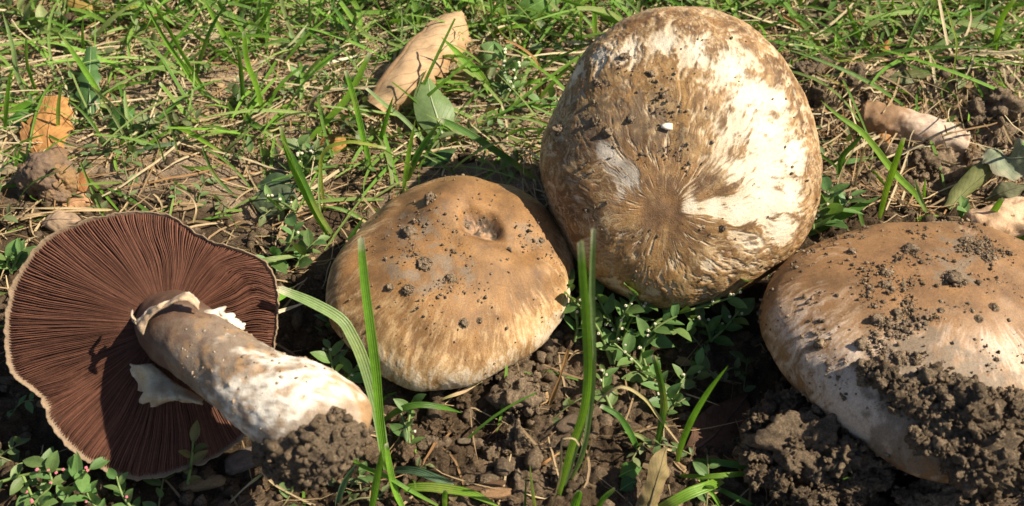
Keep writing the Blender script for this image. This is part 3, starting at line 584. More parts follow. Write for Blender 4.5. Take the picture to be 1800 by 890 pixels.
# pale flake on the big cap
p, nn = on_cap(big, 1173, 222); V, F = lump(p + nn * 0.05, 0.19, 2, 0.6, 1.9, (1.2, 0.8, 0.5)); tag(mesh('bark_flake', V, F, M_RING, (0.8, 0.72, 0.62), V), 'tiny white flake stuck on the middle of the largest cap', 'flake')
# soil caked on the stem end
m = stemS > 0.0
wq = V
side = (stemN @ norm(-UP + 0.15 * RT))
spx, _ = project(stemV)
yb = np.interp(spx[:, 0], [440, 470, 495, 520, 550, 560, 580, 600, 615, 632, 655], [790, 775, 768, 764, 750, 735, 722, 724, 738, 752, 760])
edge = sstep(-6, 8, spx[:, 1] - yb + 16 * fbm(stemV[:, 0] * 2.2, stemV[:, 1] * 2.2, stemV[:, 2] * 2.2, o=3)) * (stemS > 0.52)
h = edge * (0.12 + 0.14 * np.abs(perlin(stemV[:, 0] * 2, stemV[:, 1] * 2, stemV[:, 2] * 2)) + 0.14 * np.abs(perlin(stemV[:, 0] * 5, stemV[:, 1] * 5, stemV[:, 2] * 5)) + 0.3 * np.clip(side, 0, 1) * np.clip(fbm(stemV[:, 0] * 0.9, stemV[:, 1] * 0.9, stemV[:, 2] * 0.9) + 0.5, 0, 1)) - 0.06 * (edge < 0.15)
V = stemV + stemN * h[:, None]; i0 = int(0.5 * 90)
ps = [(V.reshape(90, 120, 3)[i0:].reshape(-1, 3), grid_faces(90 - i0, 120, True), SOIL_G * 0.9, 0)]
ok = np.where(edge > 0.6)[0]
for i in rng.choice(ok, 900): ps.append((*lump(V[i] + stemN[i] * rng.uniform(-0.03, 0.06), 0.03 * 7 ** (rng.random() ** 1.8), 1 if rng.random() < 0.6 else 2, 0.6, 1.9, rng.uniform(0.6, 1.3, 3)), SOIL_G * rng.uniform(0.6, 1.2), 0))
V, F, C_, T = merge(ps); tag(mesh('soil_crust', V, F, M_SOIL, C_, smooth=False), 'dark damp soil caked round the base of the pale mushroom stem', 'soil')

# ------------------------------------------------------------------ soil clods on the ground
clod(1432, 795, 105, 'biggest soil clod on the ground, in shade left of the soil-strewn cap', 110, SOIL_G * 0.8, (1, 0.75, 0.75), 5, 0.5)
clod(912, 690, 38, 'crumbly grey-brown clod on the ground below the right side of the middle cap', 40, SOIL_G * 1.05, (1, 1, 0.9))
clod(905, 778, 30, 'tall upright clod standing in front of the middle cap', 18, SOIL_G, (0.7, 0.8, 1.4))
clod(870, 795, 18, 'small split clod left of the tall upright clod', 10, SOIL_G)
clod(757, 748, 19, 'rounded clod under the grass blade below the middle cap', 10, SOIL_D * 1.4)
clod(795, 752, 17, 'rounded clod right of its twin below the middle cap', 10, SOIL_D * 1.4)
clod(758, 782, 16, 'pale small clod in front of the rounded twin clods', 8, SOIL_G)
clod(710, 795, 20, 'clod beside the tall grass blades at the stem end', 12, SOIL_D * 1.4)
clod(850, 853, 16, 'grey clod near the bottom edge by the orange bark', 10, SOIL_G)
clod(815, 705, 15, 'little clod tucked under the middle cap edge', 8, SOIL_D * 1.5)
ps = []; hc = []
for px, py, r in [(1560, 668, 22), (1588, 690, 28), (1525, 655, 16), (1630, 668, 20), (1632, 712, 34), (1690, 735, 52), (1755, 725, 46), (1800, 770, 55), (1700, 800, 62), (1640, 775, 30), (1765, 820, 60)]:
    p, nn = on_cap(rig, px, py); rr = cmpx(r, p); hc.append(lump(p + nn * rr * 0.12, rr, 5 if r > 40 else 4, 0.42, 1.3, (1.05, 0.9, 0.85)))
for px, py, r in [(1655, 868, 48), (1730, 880, 62), (1800, 875, 60), (1690, 845, 40), (1620, 890, 36), (1770, 850, 40)]:
    p = Pg(px, py, 0.7); rr = cmpx(r, p); hc.append(lump(p, rr, 5 if r > 50 else 4, 0.42, 1.3, (1.1, 0.9, 0.85)))
for V, F in hc:
    ps.append((V, F, SOIL_G * rng.uniform(0.85, 1.1), 0)); ok = np.where((V - V.mean(0)) @ (BACK + 0.4 * UP) > 0)[0]
    for i in rng.choice(ok, 380):
        q_ = 0.02 * 11 ** (rng.random() ** 3.6)
        ps.append((*lump(V[i], q_, 3 if q_ > 0.1 else 2 if q_ > 0.06 else 1, 0.6, 1.9, rng.uniform(0.6, 1.3, 3)), SOIL_G * rng.uniform(0.65, 1.4), 0))
V, F, C_, T = merge(ps); tag(mesh('soil_heap', V, F, M_SOIL, C_, smooth=False), 'heap of crumbly soil piled against the soil-strewn mushroom at the lower right', 'soil heap')
for px, py, r, lab in [(1690, 700, 40, 'crumbly clod topping the soil heap against the soil-strewn cap'), (1655, 742, 34, 'clod on the left shoulder of the soil heap'), (1745, 780, 36, 'clod on the soil heap right of the dry rootlet'), (1680, 800, 34, 'shaded clod low on the soil heap'), (1780, 700, 22, 'clod of the heap near the right frame edge'),
                       (1700, 860, 44, 'broad clod at the foot of the soil heap, bottom edge'), (1785, 850, 34, 'clod in the bottom right corner'), (1665, 740, 24, 'small bright clod in the middle of the soil heap'), (1605, 692, 24, 'crumbly clod on the cap where the soil heap begins')]:
    if py < 745:
        p = Pplane(px, py, Cr + axr * 0.6 - UP * 1.2, axr); p, nn = on_cap(rig, px, py); rr = cmpx(r, p)
        V, F, C_, T = merge(clod_parts(p + nn * rr * 0.2, rr * 0.8, 40, nn, 4, SOIL_G * 1.1, (1, 1, 0.9), 0.5)); tag(mesh('soil_clod', V, F, M_SOIL, C_, smooth=False), lab, 'soil clod', 'clods of the soil heap')
    else: clod(px, py, r, lab, 40, SOIL_G * 1.05, (1, 1, 0.9), 4, 0.3, 'clods of the soil heap')
for px, py, r, lab in [(1420, 130, 24, 'clod of loose soil just right of the largest cap'), (1450, 118, 22, 'clod on the soil ridge under the orange straw'), (1480, 105, 20, 'clod on top of the soil ridge at upper right'), (1440, 160, 22, 'clod low on the soil ridge beside the largest cap'), (1500, 150, 28, 'dark clod on the soil ridge above the broken stem'), (1720, 200, 26, 'clod right of the broken stem end'), (1760, 180, 30, 'clod of the soil bank near the right frame edge'), (1620, 285, 30, 'shaded clod in the pit below the broken stem'), (1590, 330, 26, 'shaded clod in the pit behind the soil-strewn cap')]:
    clod(px, py, r, lab, 18, SOIL_G * 1.05, (1, 1, 0.85), 4, 0.3, 'clods of loose soil at the back')
lps = []
for lx, ly, lh, lr, sq_, lt in [(84, 305, 0.9, 46, (1.0, 0.8, 0.85), 0.0), (60, 318, 0.6, 34, (0.9, 0.8, 1.0), 0.25), (112, 322, 0.6, 34, (0.85, 0.8, 1.1), 0.6), (98, 345, 0.35, 26, (1.1, 0.8, 0.8), 0.4)]:
    lp = Pg(lx, ly, lh); V, F = lump(lp, cmpx(lr, lp), 5, 0.22, 0.9, sq_, None, False); lps.append((V, F, mixc((0.17, 0.115, 0.08), (0.30, 0.18, 0.085), np.clip(lt + 0.5 * fbm(V[:, 0], V[:, 1], V[:, 2], o=4), 0, 1)), V * 1.5))
V, F, lc, lt = merge(lps)
tag(mesh('earth_lump', V, F, M_WOOD, lc, lt), 'bulging brown lump like a stone at the left edge above the gilled mushroom', 'lump')

# crumbs over the whole ground
def scatter(n, x0, x1, y0, y1, dens):
    out = []
    while len(out) < n:
        x = rng.uniform(x0, x1, 4000); y = rng.uniform(y0, y1, 4000); k = rng.random(4000) < dens(x, y); out += list(zip(x[k], y[k]))
    return np.array(out[:n])
nc = 6500
q = scatter(nc, -27, 27, -14.5, 22, lambda x, y: loose(x, y) * np.clip(0.5 + 0.8 * perlin(x * 0.5, y * 0.5), 0.08, 1))
r = 0.045 * (0.42 / 0.045) ** (rng.random(nc) ** 2.2); v, f = ico(1)
d = 1 + rng.uniform(-0.3, 0.3, (nc, len(v))); zz = gh(q[:, 0], q[:, 1])
V = np.concatenate([q, (zz + r * 0.35)[:, None]], 1)[:, None] + v[None] * (d * r[:, None])[..., None] * rng.uniform(0.5, 1.3, (nc, 1, 3))
cc = np.repeat(mixc(SOIL_D, SOIL_G, rng.random(nc)) * rng.uniform(0.8, 1.3, (nc, 1)), len(v), 0)
tag(mesh('soil_crumbs', V.reshape(-1, 3), (f[None] + (np.arange(nc) * len(v))[:, None, None]).reshape(-1, 3), M_SOIL, cc, smooth=False), kind='stuff')

# ------------------------------------------------------------------ grass blades
GC = dict(g=(0.175, 0.345, 0.034), d=(0.090, 0.205, 0.030), p=(0.26, 0.35, 0.13), b=(0.11, 0.18, 0.095), y=(0.30, 0.36, 0.06), s=(0.54, 0.41, 0.24), o=(0.38, 0.20, 0.08), c=(0.68, 0.58, 0.42), r=(0.22, 0.11, 0.055))
def ribbon(Cn, w, D, col, tipcol=None, nac=5, fold=0.35, cut=False, rnd=0.0):
    """one blade along Cn (n,3), half width w (n,), facing D; V-folded"""
    n = len(Cn); T = tangents(Cn); S = norm(np.cross(T, D)); N = np.cross(S, T)
    a = np.linspace(-1, 1, nac); V = Cn[:, None] + S[:, None] * (w[:, None] * a)[..., None] + N[:, None] * (w[:, None] * fold * np.abs(a))[..., None]
    if cut: V[-1] = V[-1] + T[-1] * (rng.uniform(-0.6, 0.6, nac) * w[-1])[:, None]
    s = np.linspace(0, 1, n); c = np.broadcast_to(col, (n, 3)).copy()
    if tipcol is not None: c = mixc(c, tipcol, sstep(0.93, 1.0, s) * 0.85)
    c = mixc(c, np.asarray(col) * 0.5 + np.array([0.30, 0.28, 0.14]) * 0.5, sstep(0.18, 0.0, s) * 0.5); c = c * (1 + 0.28 * perlin(s * 5 + rng.uniform(0, 50), s * 0 + 0.5))[:, None]; c = mixc(c, (0.34, 0.36, 0.09), sstep(0.2, 0.6, perlin(s * 3 + rng.uniform(0, 50), s * 0 + 1.5)) * 0.5)
    t = np.stack([np.broadcast_to(a, (n, nac)), np.broadcast_to(s[:, None], (n, nac)), np.full((n, nac), rnd)], -1)
    return V.reshape(-1, 3), grid_faces(n, nac), np.repeat(c, nac, 0), t.reshape(-1, 3)
def trace(pts, k):
    b = Pg(*pts[0]); out = [b]
    m = len(pts)
    for i, (x, y) in enumerate(pts[1:], 1):
        if k[0] == 'f':
            hm = float(k[1:] or 0.8); out.append(Pg(x, y, 0.2 + hm * math.sin(math.pi * i / (m - 1) * 0.92)))
        else:
            kk = float(k); nn = np.array([0, 1.0, -kk]); p = Pplane(x, y, b, nn); out.append(p)
    return out
SPEC = """
tall upright blade with a cut tip standing before the left part of the middle cap|g|20|0.3|679,832 668,740 660,650 650,570 640,490 634,418
wide blade by the stem end that kinks and points left at the gilled cap|p|25|0.8|681,834 664,730 640,640 618,590 597,560 548,532 490,508
thin bright blade curving over the soil-caked stem end|g|9|f1.2|770,889 720,862 681,839 640,822 610,800 586,764
broad flat blade lying along the bottom edge below the middle cap|g|20|f0.5|689,862 740,856 790,860 830,868 860,882 880,892
grey-green blade lying above the broad flat blade at the bottom|b|18|f0.4|690,826 730,828 765,840 798,853
green blade lying across the soil just under the middle cap|d|14|f1.4|672,742 700,722 735,712 775,716 812,726
short broad blade at the foot of the kinked blade, bottom edge|g|17|0|652,905 660,860 668,815 670,790
blade rising from the bottom edge just right of the kinked blade|g|14|0.5|712,900 695,865 684,820 678,780
dull blade leaning from the bottom towards the soil-caked stem|b|14|0.3|592,892 600,865 612,838 628,815
small stub of blade at the bottom edge below the middle cap|g|13|0|782,900 783,862
front blade of the tall cut pair standing before the largest cap|g|19|0|982,874 1002,797 1026,724 1034,655 1030,560 1021,424
rear blade of the tall cut pair standing before the largest cap|p|14|0|1000,850 1024,797 1037,720 1042,640 1040,520 1043,402
thin stem leaning with the tall cut pair|p|10|0.1|990,862 1012,790 1030,720 1040,655
bright blade slanting right in the dark gap before the soil-strewn cap|g|15|0|1190,816 1199,780 1218,735 1246,688 1280,643
upright narrow blade with a pale tip left of the bright slanting blade|d|16|0|1154,796 1164,740 1168,710 1162,670 1150,625
arching dull blade behind the fallen brown leaf|d|13|0.6|1134,797 1120,786 1106,758 1086,730 1055,713
small pale blade at the foot of the upright narrow blade|p|10|0.4|1146,788 1128,769 1089,758
long dark shaded blade lying on the biggest clod|d|15|f0.5|1196,818 1241,812 1300,818 1364,828 1448,839
bright blade tapering right over the biggest clod|g|11|f0.7|1190,836 1230,838 1269,836 1311,832 1347,824
wide cut blade at the bottom edge right of the brown leaf|g|23|f0.8|1150,900 1180,884 1213,867 1245,855 1269,845
thin blade running down to the bottom edge past the wide cut blade|g|9|f0.3|1269,894 1252,867 1227,837
dull blade in the shade right of the wide cut blade|d|12|f0.2|1335,896 1300,878 1263,859
short blunt bright blade at the bottom edge below the tall cut pair|g|19|0|1006,905 1020,862
slender blade at the bottom edge left of the brown leaf|g|11|0.2|1046,900 1062,876 1081,859
dark left blade of the small pair at the bottom edge|d|7|0|923,900 926,829
pale frayed right blade of the small pair at the bottom edge|p|13|0|942,900 936,850 932,817
thin blade with its tip laid across the gills of the overturned cap|p|11|f1.0|545,449 505,453 473,457 430,465 382,474
cream dry blade under the right edge of the gilled cap|c|8|f0.8|545,528 528,535 490,548 443,559
green broken blade above the cream dry blade|g|13|f0.6|520,505 497,520 470,538 446,550
dark curved blade hugging the left edge of the middle cap|d|15|0.3|577,540 580,505 596,459 616,420 640,380
long paired blade left of the middle cap, front one|g|12|0.2|579,418 552,373 525,319 509,281 493,222
long paired blade left of the middle cap, rear one|d|11|0.2|590,420 560,375 530,308 512,270 495,243
yellow bent stem arching over the small brown leaf|y|8|0.2|571,375 564,311 565,278 579,259 600,252 625,250 680,261
broad blade leaning right beside the small brown leaf|g|14|0.5|536,255 575,212 614,167 650,94
upright blade left of the curled dead leaf|g|13|0|652,302 644,267 637,240 624,183 607,124
blade leaning low over the moss at upper centre left|g|13|0.8|478,160 505,152 529,140 560,118 593,90
front upright blade of the cluster at upper left centre|d|13|0|429,185 425,121 417,67
second blade of the upper left centre cluster, with a paler edge|g|12|0|463,202 451,154 434,108 428,55
blade above the cluster reaching the top edge at upper left|g|10|0|445,80 462,40 484,-4
long blade slanting down from the top edge into the cluster|g|12|0.3|424,108 408,84 381,40 357,-4
dark blade crossing the slanting one near the top edge|d|10|0|345,137 354,102 373,49 401,2
left blade of the pair slanting from the top at upper left|g|10|0.2|368,178 345,150 318,110 290,70 249,-4
right blade of the pair slanting from the top at upper left|g|10|0.2|372,180 352,146 330,110 302,60 265,-4
slanting blade over bare clay left of the cluster|g|10|0.7|373,224 334,208 305,175 280,146
dark bent blade lying right of the cluster foot|d|13|f0.7|427,194 440,214 455,223 480,238
grey dry awn slanting over the clay near the top|c|5|0.8|440,117 473,102 510,78 540,43
thin dull blade in the moss near the top|d|8|0.8|632,103 591,86 560,66 535,51
left blade of the pair above the moss at the top edge|d|10|0.4|640,92 610,46 576,-4
right blade of the pair above the moss at the top edge|g|11|0.4|662,82 624,40 592,-4
dry arching thread left of the curled dead leaf|s|4|0|540,243 539,200 559,167 613,156 662,151
blade in front of the dandelion leaf, slanting from upper left|g|12|0.3|188,196 173,162 151,127 124,86 100,54
short blade sticking up behind the dandelion leaf|g|9|0|148,98 146,60 146,28
thin upright blade at the far upper left|g|9|0|66,168 49,113 47,68
outermost curved blade at the upper left|p|10|0.3|50,178 30,129 22,81 4,20
small blade at the left frame edge beside the orange leaf|g|9|0|8,242 13,167 19,121
broad blade across the green leaf behind the orange leaf|g|14|0.6|-6,212 27,194 60,176
upright blade standing in front of the orange leaf|g|9|0|102,242 102,189 108,146
thin blade lying level near the top left edge|y|6|f0.8|262,7 230,14 195,18 158,19
thin diagonal blade at the upper left|g|6|0.6|96,126 62,81 16,57
bluish blade lying level left of the oval green leaf|b|7|f0.2|289,205 260,204 233,202
bluish blade lying over dead straw above the gilled cap|b|8|f0.3|348,251 300,254 270,258 234,270
bent blade pointing down right above the gilled cap|g|11|f0.6|297,220 330,232 360,250 398,273
dark thin blade curving down to the gilled cap's top right|d|7|0.6|420,350 396,329 374,302 355,257
long pale straw lying over the upper rim of the gilled cap, lower one|s|6|f0.6|-6,391 54,377 135,370 198,369
long pale straw lying over the upper rim of the gilled cap, upper one|s|5|f0.5|-6,363 40,366 100,366 163,366
left blade of the pair over the curled dead leaf's right side|g|15|0.2|868,176 846,135 808,97 775,65
right blade of the pair beside the curled dead leaf|g|12|0.3|884,160 829,129 792,102
thin blade starting at the tip of the curled leaf and running down right|p|9|0.8|767,272 714,214 680,187 643,155
left leg of the folded blade above the middle cap|d|14|0.1|714,322 724,296 740,262 775,211
long right leg of the folded blade, ending at the largest cap|d|15|0.6|945,320 901,286 844,248 800,222 772,210
upright blade in the dark above the middle cap|g|13|0|709,334 718,267 730,210
small upright blade under the curled leaf's lower end|g|11|0|664,262 672,237 692,168
arching blade above the white-flowered plant|g|9|0.2|850,70 889,50 929,46 970,54 993,66
thin blade crossing others at the top centre|p|5|0|882,80 862,54 834,6
thin blade leaning right at the top centre|g|6|0.1|834,70 851,49 878,0
thin blade from the big leaf down to the white-flowered plant|g|6|0.2|912,75 943,35 972,-3
tiny upright blade left of the arching blade's middle|g|5|0|900,72 898,30
wide blade at the top edge just left of the largest cap|g|12|0|1046,70 1042,-4
tiny blade touching the left edge of the largest cap|g|4|0|1023,88 1020,24
blade leaning right onto the largest cap's left edge|g|10|0.4|930,188 960,160 985,132 1012,102
level blade behind the white-flowered plant's foot|g|9|f0.5|903,152 943,143 993,134
level blade lower left of the largest cap|g|9|f0.4|914,187 950,187 985,187
pale broken blade low left of the largest cap|p|10|f0.4|876,236 916,210 950,196
brown curved straw over the white-flowered plant|o|5|0|948,182 951,140 943,108 916,84 886,70
cream flat straw touching the largest cap's upper left|c|8|f0.3|980,73 1010,75 1036,75
upright blade left of the curled leaf's upper end|g|7|0|731,68 738,40 747,10
bright bowed blade from the top edge over the soil ridge|g|10|0.4|1545,95 1512,65 1496,30 1486,-4
thin yellowish stalk with a small orange tip at the upper right|y|5|0|1671,158 1681,81 1671,40 1658,-2
long pale blade slanting right at the upper right|p|13|0.6|1622,98 1677,62 1730,27 1766,2
long dull blade slanting down left from the top edge at upper right|p|12|0.7|1446,79 1515,51 1569,22 1614,-4
bent upright blade near the upper right corner|g|13|0|1749,107 1752,70 1762,32 1786,-4
dark broad blade pointing to the right frame edge|d|14|0.5|1687,80 1744,113 1798,139
grey-green broad blade rising to the upper right corner|b|14|0.5|1690,86 1744,75 1795,52
narrow blade under the upper right corner|g|9|0.3|1757,106 1778,82 1800,48
thin arching blade over the soil bank at the right|g|5|f0.8|1693,119 1730,116 1770,133
upright thin blade at the top above the soil ridge|g|6|0|1571,52 1569,-4
blade leaning right at the top above the soil ridge|d|10|0.2|1577,40 1590,18 1606,-4
blade standing in the pale tuft at the top right|p|10|0.1|1640,52 1633,27 1640,-4
second blade of the pale tuft at the top right|g|9|0.1|1640,48 1652,20 1668,-4
dark level blade touching the largest cap's upper right edge|d|7|f0.6|1380,64 1412,72 1447,79
orange straw slanting down onto the soil ridge|o|8|0.6|1460,101 1430,70 1407,46 1376,26
brown straw lying along the soil ridge|o|6|f0.3|1391,105 1450,135 1527,173
short blade on the largest cap's right edge|g|8|0|1387,134 1391,104
long jointed blade slanting down from beside the largest cap's right|g|14|0.3|1632,380 1612,345 1582,315 1564,294 1518,236 1474,204 1443,177
side blade folding down from the jointed blade|d|12|0.1|1472,320 1479,279 1500,255 1522,232
upright pointed blade behind the soil-strewn cap|g|14|0|1546,384 1558,336 1573,291 1589,242
level blade right of the largest cap's edge|d|11|f0.5|1440,289 1490,284 1543,276
broad dull blade rising between the largest and the soil-strewn cap|d|20|0.9|1412,416 1476,382 1546,346
small blade right of the upright pointed blade|p|9|0.1|1633,381 1618,349 1608,314
tiny upright blade in the pit|g|7|0|1624,354 1627,314
broad tip of a blade lying on the soil-strewn cap's top edge|g|15|f0.3|1604,390 1632,385 1657,382
bright blade standing before the cut piece at the right|g|15|0|1714,423 1740,382 1762,348
blade at the right frame edge over the cut piece|g|15|0.1|1806,440 1792,410 1778,378
pale thin blade crossing the cut piece at the right|p|7|0.2|1806,464 1775,430 1742,400
short cream straw near the largest cap's right edge|c|6|f0.2|1453,255 1475,252 1498,249
dry arching straw, rising high in front of the dark gap|s|7|0|1025,800 1041,724 1070,690 1098,681 1134,702 1159,735 1194,780
dry straw bending down at the bottom right of the brown leaf|s|7|0.2|1173,790 1207,800 1241,822 1249,845 1246,895
dry straw curling over at the foot of the tall cut pair|s|6|0|968,895 985,837 987,780 994,771 1010,772 1019,784
short dry straw at the right of the tall cut pair's foot|s|5|0|1022,838 1034,797 1041,772
reddish dead blade left of the tall cut pair|o|9|0.2|966,712 985,660 998,613
dry straw lying left of the wood chip at the bottom|s|6|f0.3|395,893 430,858 463,832
dry straw in the shade under the stem end|s|6|f0.3|560,893 510,868 480,850 450,820
dry straw propped in front of the middle cap's lower edge|s|8|f0.5|760,711 782,700 815,688 850,668
thin dry stalk lying over the soil at the bottom centre|o|6|f0.3|940,826 960,812 985,795
dry rootlet running down the soil heap to the right frame edge|s|4|f0.5|1600,705 1660,728 1730,775 1806,838
pale straw lying before the pit|s|6|0.3|1470,340 1480,300 1500,262
second pale straw before the pit, leaning right|s|6|0.3|1500,345 1508,300 1522,256
dry straw over the clay at the upper left|s|6|f0.5|270,60 320,55 380,35
cream straw near the top left of the curled leaf|c|6|f0.7|530,120 570,112 640,95
dry straw left of the small brown leaf|s|6|f0.4|430,210 470,230 500,222
bent straw above the gilled cap's top|s|6|f0.9|285,318 330,340 345,365 340,392
dry straw lying near the lump at the left|s|5|f0.5|45,275 95,213 155,209
"""
NB = 0
for line in SPEC.strip().splitlines():
    lab, ck, wpx, k, pts = line.split('|'); pts = [tuple(float(v) for v in q.split(',')) for q in pts.split()]
    P = trace(pts, k); Cn = spline(P, 9 + 4 * len(pts)); n_ = len(Cn); s = np.linspace(0, 1, n_)
    straw = ck in 'socr'; w0 = cmpx(float(wpx), np.mean(P, 0)) / 2 * 0.86
    cut = (not straw) and (lab.find('cut') >= 0 or random.random() < 0.35)
    w = w0 * (np.interp(s, [0, 0.15, 0.5, 0.85, 1], [0.55, 0.85, 1.0, 0.85, 0.62]) if cut else np.interp(s, [0, 0.15, 0.45, 0.75, 0.93, 1], [0.5, 0.85, 1.0, 0.75, 0.3, 0.03]))
    if straw: w = w0 * (0.75 + 0.25 * np.sin(s * 9 + NB)); w[-1] *= 0.3
    tw = (rng.uniform(-0.5, 0.5) + rng.uniform(-0.7, 0.7) * s) * (0.4 if float(wpx) >= 14 else 1)
    D = norm(norm(CAM - Cn) + np.array([0, 0, 0.25]) + RT * tw[:, None])
    col = np.array(GC[ck]) * rng.uniform(0.88, 1.12) * np.array([rng.uniform(0.9, 1.12), 1, 1])
    V, F, Cc, T = ribbon(Cn, w, D, col, (0.66, 0.62, 0.45) if cut else (0.42, 0.30, 0.13) if NB % 3 == 0 and not straw else None, 5, rng.uniform(0.25, 0.5), cut)
    o = mesh('dry_straw' if straw else 'grass_blade', V, F, M_STRAW if straw else M_GRASS, Cc, T)
    tag(o, lab, 'straw' if straw else 'grass blade', 'dry straws lying about' if straw else 'single grass blades'); NB += 1

# --- the mass of turf, thatch and litter (uncountable)
def many(n, q, L, w, lean, colf, mat, name, ns=7, z0=-0.05, bend=0.6, flatness=0.0, cutf=0.5):
    x, y = q[:, 0], q[:, 1]; z = gh(x, y) + z0
    az = rng.uniform(0, 2 * math.pi, n); el = lean; s = np.linspace(0, 1, ns)[None]
    e = el[:, None] - bend * rng.uniform(0.2, 1.6, n)[:, None] * s
    ds = L[:, None] / (ns - 1)
    side = rng.normal(0, 0.5, n)[:, None] * s; a = az[:, None] + side
    dx = np.cos(e) * np.cos(a) * ds; dy = np.cos(e) * np.sin(a) * ds; dz = np.sin(e) * ds
    px = x[:, None] + np.cumsum(dx, 1) - dx[:, :1]; py = y[:, None] + np.cumsum(dy, 1) - dy[:, :1]; pz = z[:, None] + np.cumsum(dz, 1) - dz[:, :1]
    pz = np.maximum(pz, gh(px, py) + 0.03 + flatness * rng.random(n)[:, None])
    Cn = np.stack([px, py, pz], -1); T = norm(np.gradient(Cn, axis=1))
    D = norm(np.array([0, -0.4, 0.9]) + rng.normal(0, 0.5, (n, 1, 3))); S = norm(np.cross(T, np.broadcast_to(D, T.shape))); N = np.cross(S, T)
    prof = np.where((rng.random(n) < cutf)[:, None], np.interp(s, [0, .2, .6, 1], [.6, .95, 1, .6]), np.interp(s, [0, .2, .5, .8, 1], [.5, .9, 1, .6, .03]))
    ww = (w[:, None] * prof)[..., None]
    V = np.stack([Cn - S * ww + N * ww * 0.35, Cn, Cn + S * ww + N * ww * 0.35], 2)
    f = grid_faces(ns, 3); F = (f[None] + (np.arange(n) * ns * 3)[:, None, None]).reshape(-1, 4)
    c = np.repeat(colf(n), ns * 3, 0)
    t = np.stack([np.broadcast_to(np.array([-1, 0, 1.0]), (n, ns, 3)), np.broadcast_to(s[..., None], (n, ns, 3)), np.zeros((n, ns, 3))], -1)
    return tag(mesh(name, V.reshape(-1, 3), F, mat, c, t.reshape(-1, 3)), kind='stuff')
# keep-out under the mushrooms
keep = [(*Cm[:2], 4.3), (*Cr[:2], 5.6), (*(C + np.array([0, 1.5, 0]))[:2], 4.6), (*Cl[:2], 4.6), (*Pz(520, 740)[:2], 2.6), (*Pz(1190, 480)[:2], 3.5)]
def free(x, y):
    k = np.ones_like(x)
    for kx, ky, kr in keep: k = k * (np.hypot(x - kx, y - ky) > kr)
    return k
def turf(x, y):
    back = sstep(-1, 9, y); right = sstep(11, 15, x) * sstep(13, 9, y)
    clay = np.exp(-((x + 14) / 4.5) ** 2 - ((y - 13) / 3.0) ** 2) + 0.8 * np.exp(-((x + 9.5) / 2.5) ** 2 - ((y - 6.5) / 2.0) ** 2)
    ridge = np.exp(-((x - 15) / 4) ** 2 - ((y - 9.5) / 2.2) ** 2)
    return np.clip(free(x, y) * (0.08 + 0.75 * back + 0.35 * sstep(13, 17, y)) * (1 - 0.9 * right) * (1 - 0.75 * clay) * (1 - 0.8 * ridge) * np.clip(0.55 + 0.9 * perlin(x * 0.35 + 8, y * 0.35), 0.06, 1), 0, 1)
jit = lambda base, n, a=0.3: np.array(base) * rng.uniform(1 - a, 1 + a, (n, 1)) * rng.uniform(0.9, 1.1, (n, 3))
def gcol(n): return mixc(mixc(np.array(GC['g']), np.array(GC['d']), rng.random(n) ** 1.5), np.array([0.28, 0.34, 0.11]), rng.random(n) ** 2) * rng.uniform(0.75, 1.2, (n, 1))
def scol_(n): return mixc(mixc(np.array(GC['s']), np.array(GC['o']) * 0.8, rng.random(n) ** 1.5), np.array([0.25, 0.17, 0.10]), rng.random(n) ** 2.2) * rng.uniform(0.75, 1.25, (n, 1))
n_ = 1450; many(n_, scatter(n_, -30, 30, -14, 27, turf), rng.uniform(1.0, 5.5, n_), rng.uniform(0.03, 0.10, n_), rng.uniform(0.1, 1.2, n_), gcol, M_GRASS, 'grass')
n_ = 900; many(n_, scatter(n_, -34, 34, 14, 34, lambda x, y: 0.3 + 0.5 * (perlin(x * 0.3, y * 0.3) > 0)), rng.uniform(2.0, 6, n_), rng.uniform(0.08, 0.17, n_), rng.uniform(0.4, 1.3, n_), gcol, M_GRASS, 'grass')
n_ = 420; many(n_, scatter(n_, -32, 32, 7, 27, lambda x, y: free(x, y) * np.clip(0.35 + 0.9 * perlin(x * 0.3 + 40, y * 0.3), 0.02, 1) * (1 - 0.8 * np.exp(-((x - 15) / 5) ** 2 - ((y - 8) / 3) ** 2))), rng.uniform(3.0, 8.5, n_), rng.uniform(0.05, 0.11, n_), rng.uniform(0.2, 1.1, n_), lambda n: gcol(n) * 1.1, M_GRASS, 'grass', ns=9, bend=0.9)
n_ = 900; many(n_, scatter(n_, -32, 32, 6, 27, lambda x, y: free(x, y) * np.clip(0.2 + perlin(x * 0.3 + 60, y * 0.3), 0.02, 1)), rng.uniform(1.5, 6.5, n_), rng.uniform(0.03, 0.075, n_), rng.uniform(-0.1, 0.6, n_), lambda n: np.array([0.56, 0.46, 0.29]) * rng.uniform(0.75, 1.15, (n, 1)), M_STRAW, 'dry_grass', flatness=0.5, bend=0.6)
n_ = 4600; many(n_, scatter(n_, -30, 30, -14, 27, lambda x, y: np.clip(free(x, y) * (0.24 + 0.7 * sstep(-2, 5, y)) * np.clip(0.4 + perlin(x * 0.4, y * 0.4 + 20), 0.08, 1), 0, 1)), rng.uniform(0.5, 4.2, n_), rng.uniform(0.015, 0.06, n_), rng.uniform(-0.2, 0.35, n_), scol_, M_STRAW, 'dry_grass', flatness=0.35, bend=0.5)

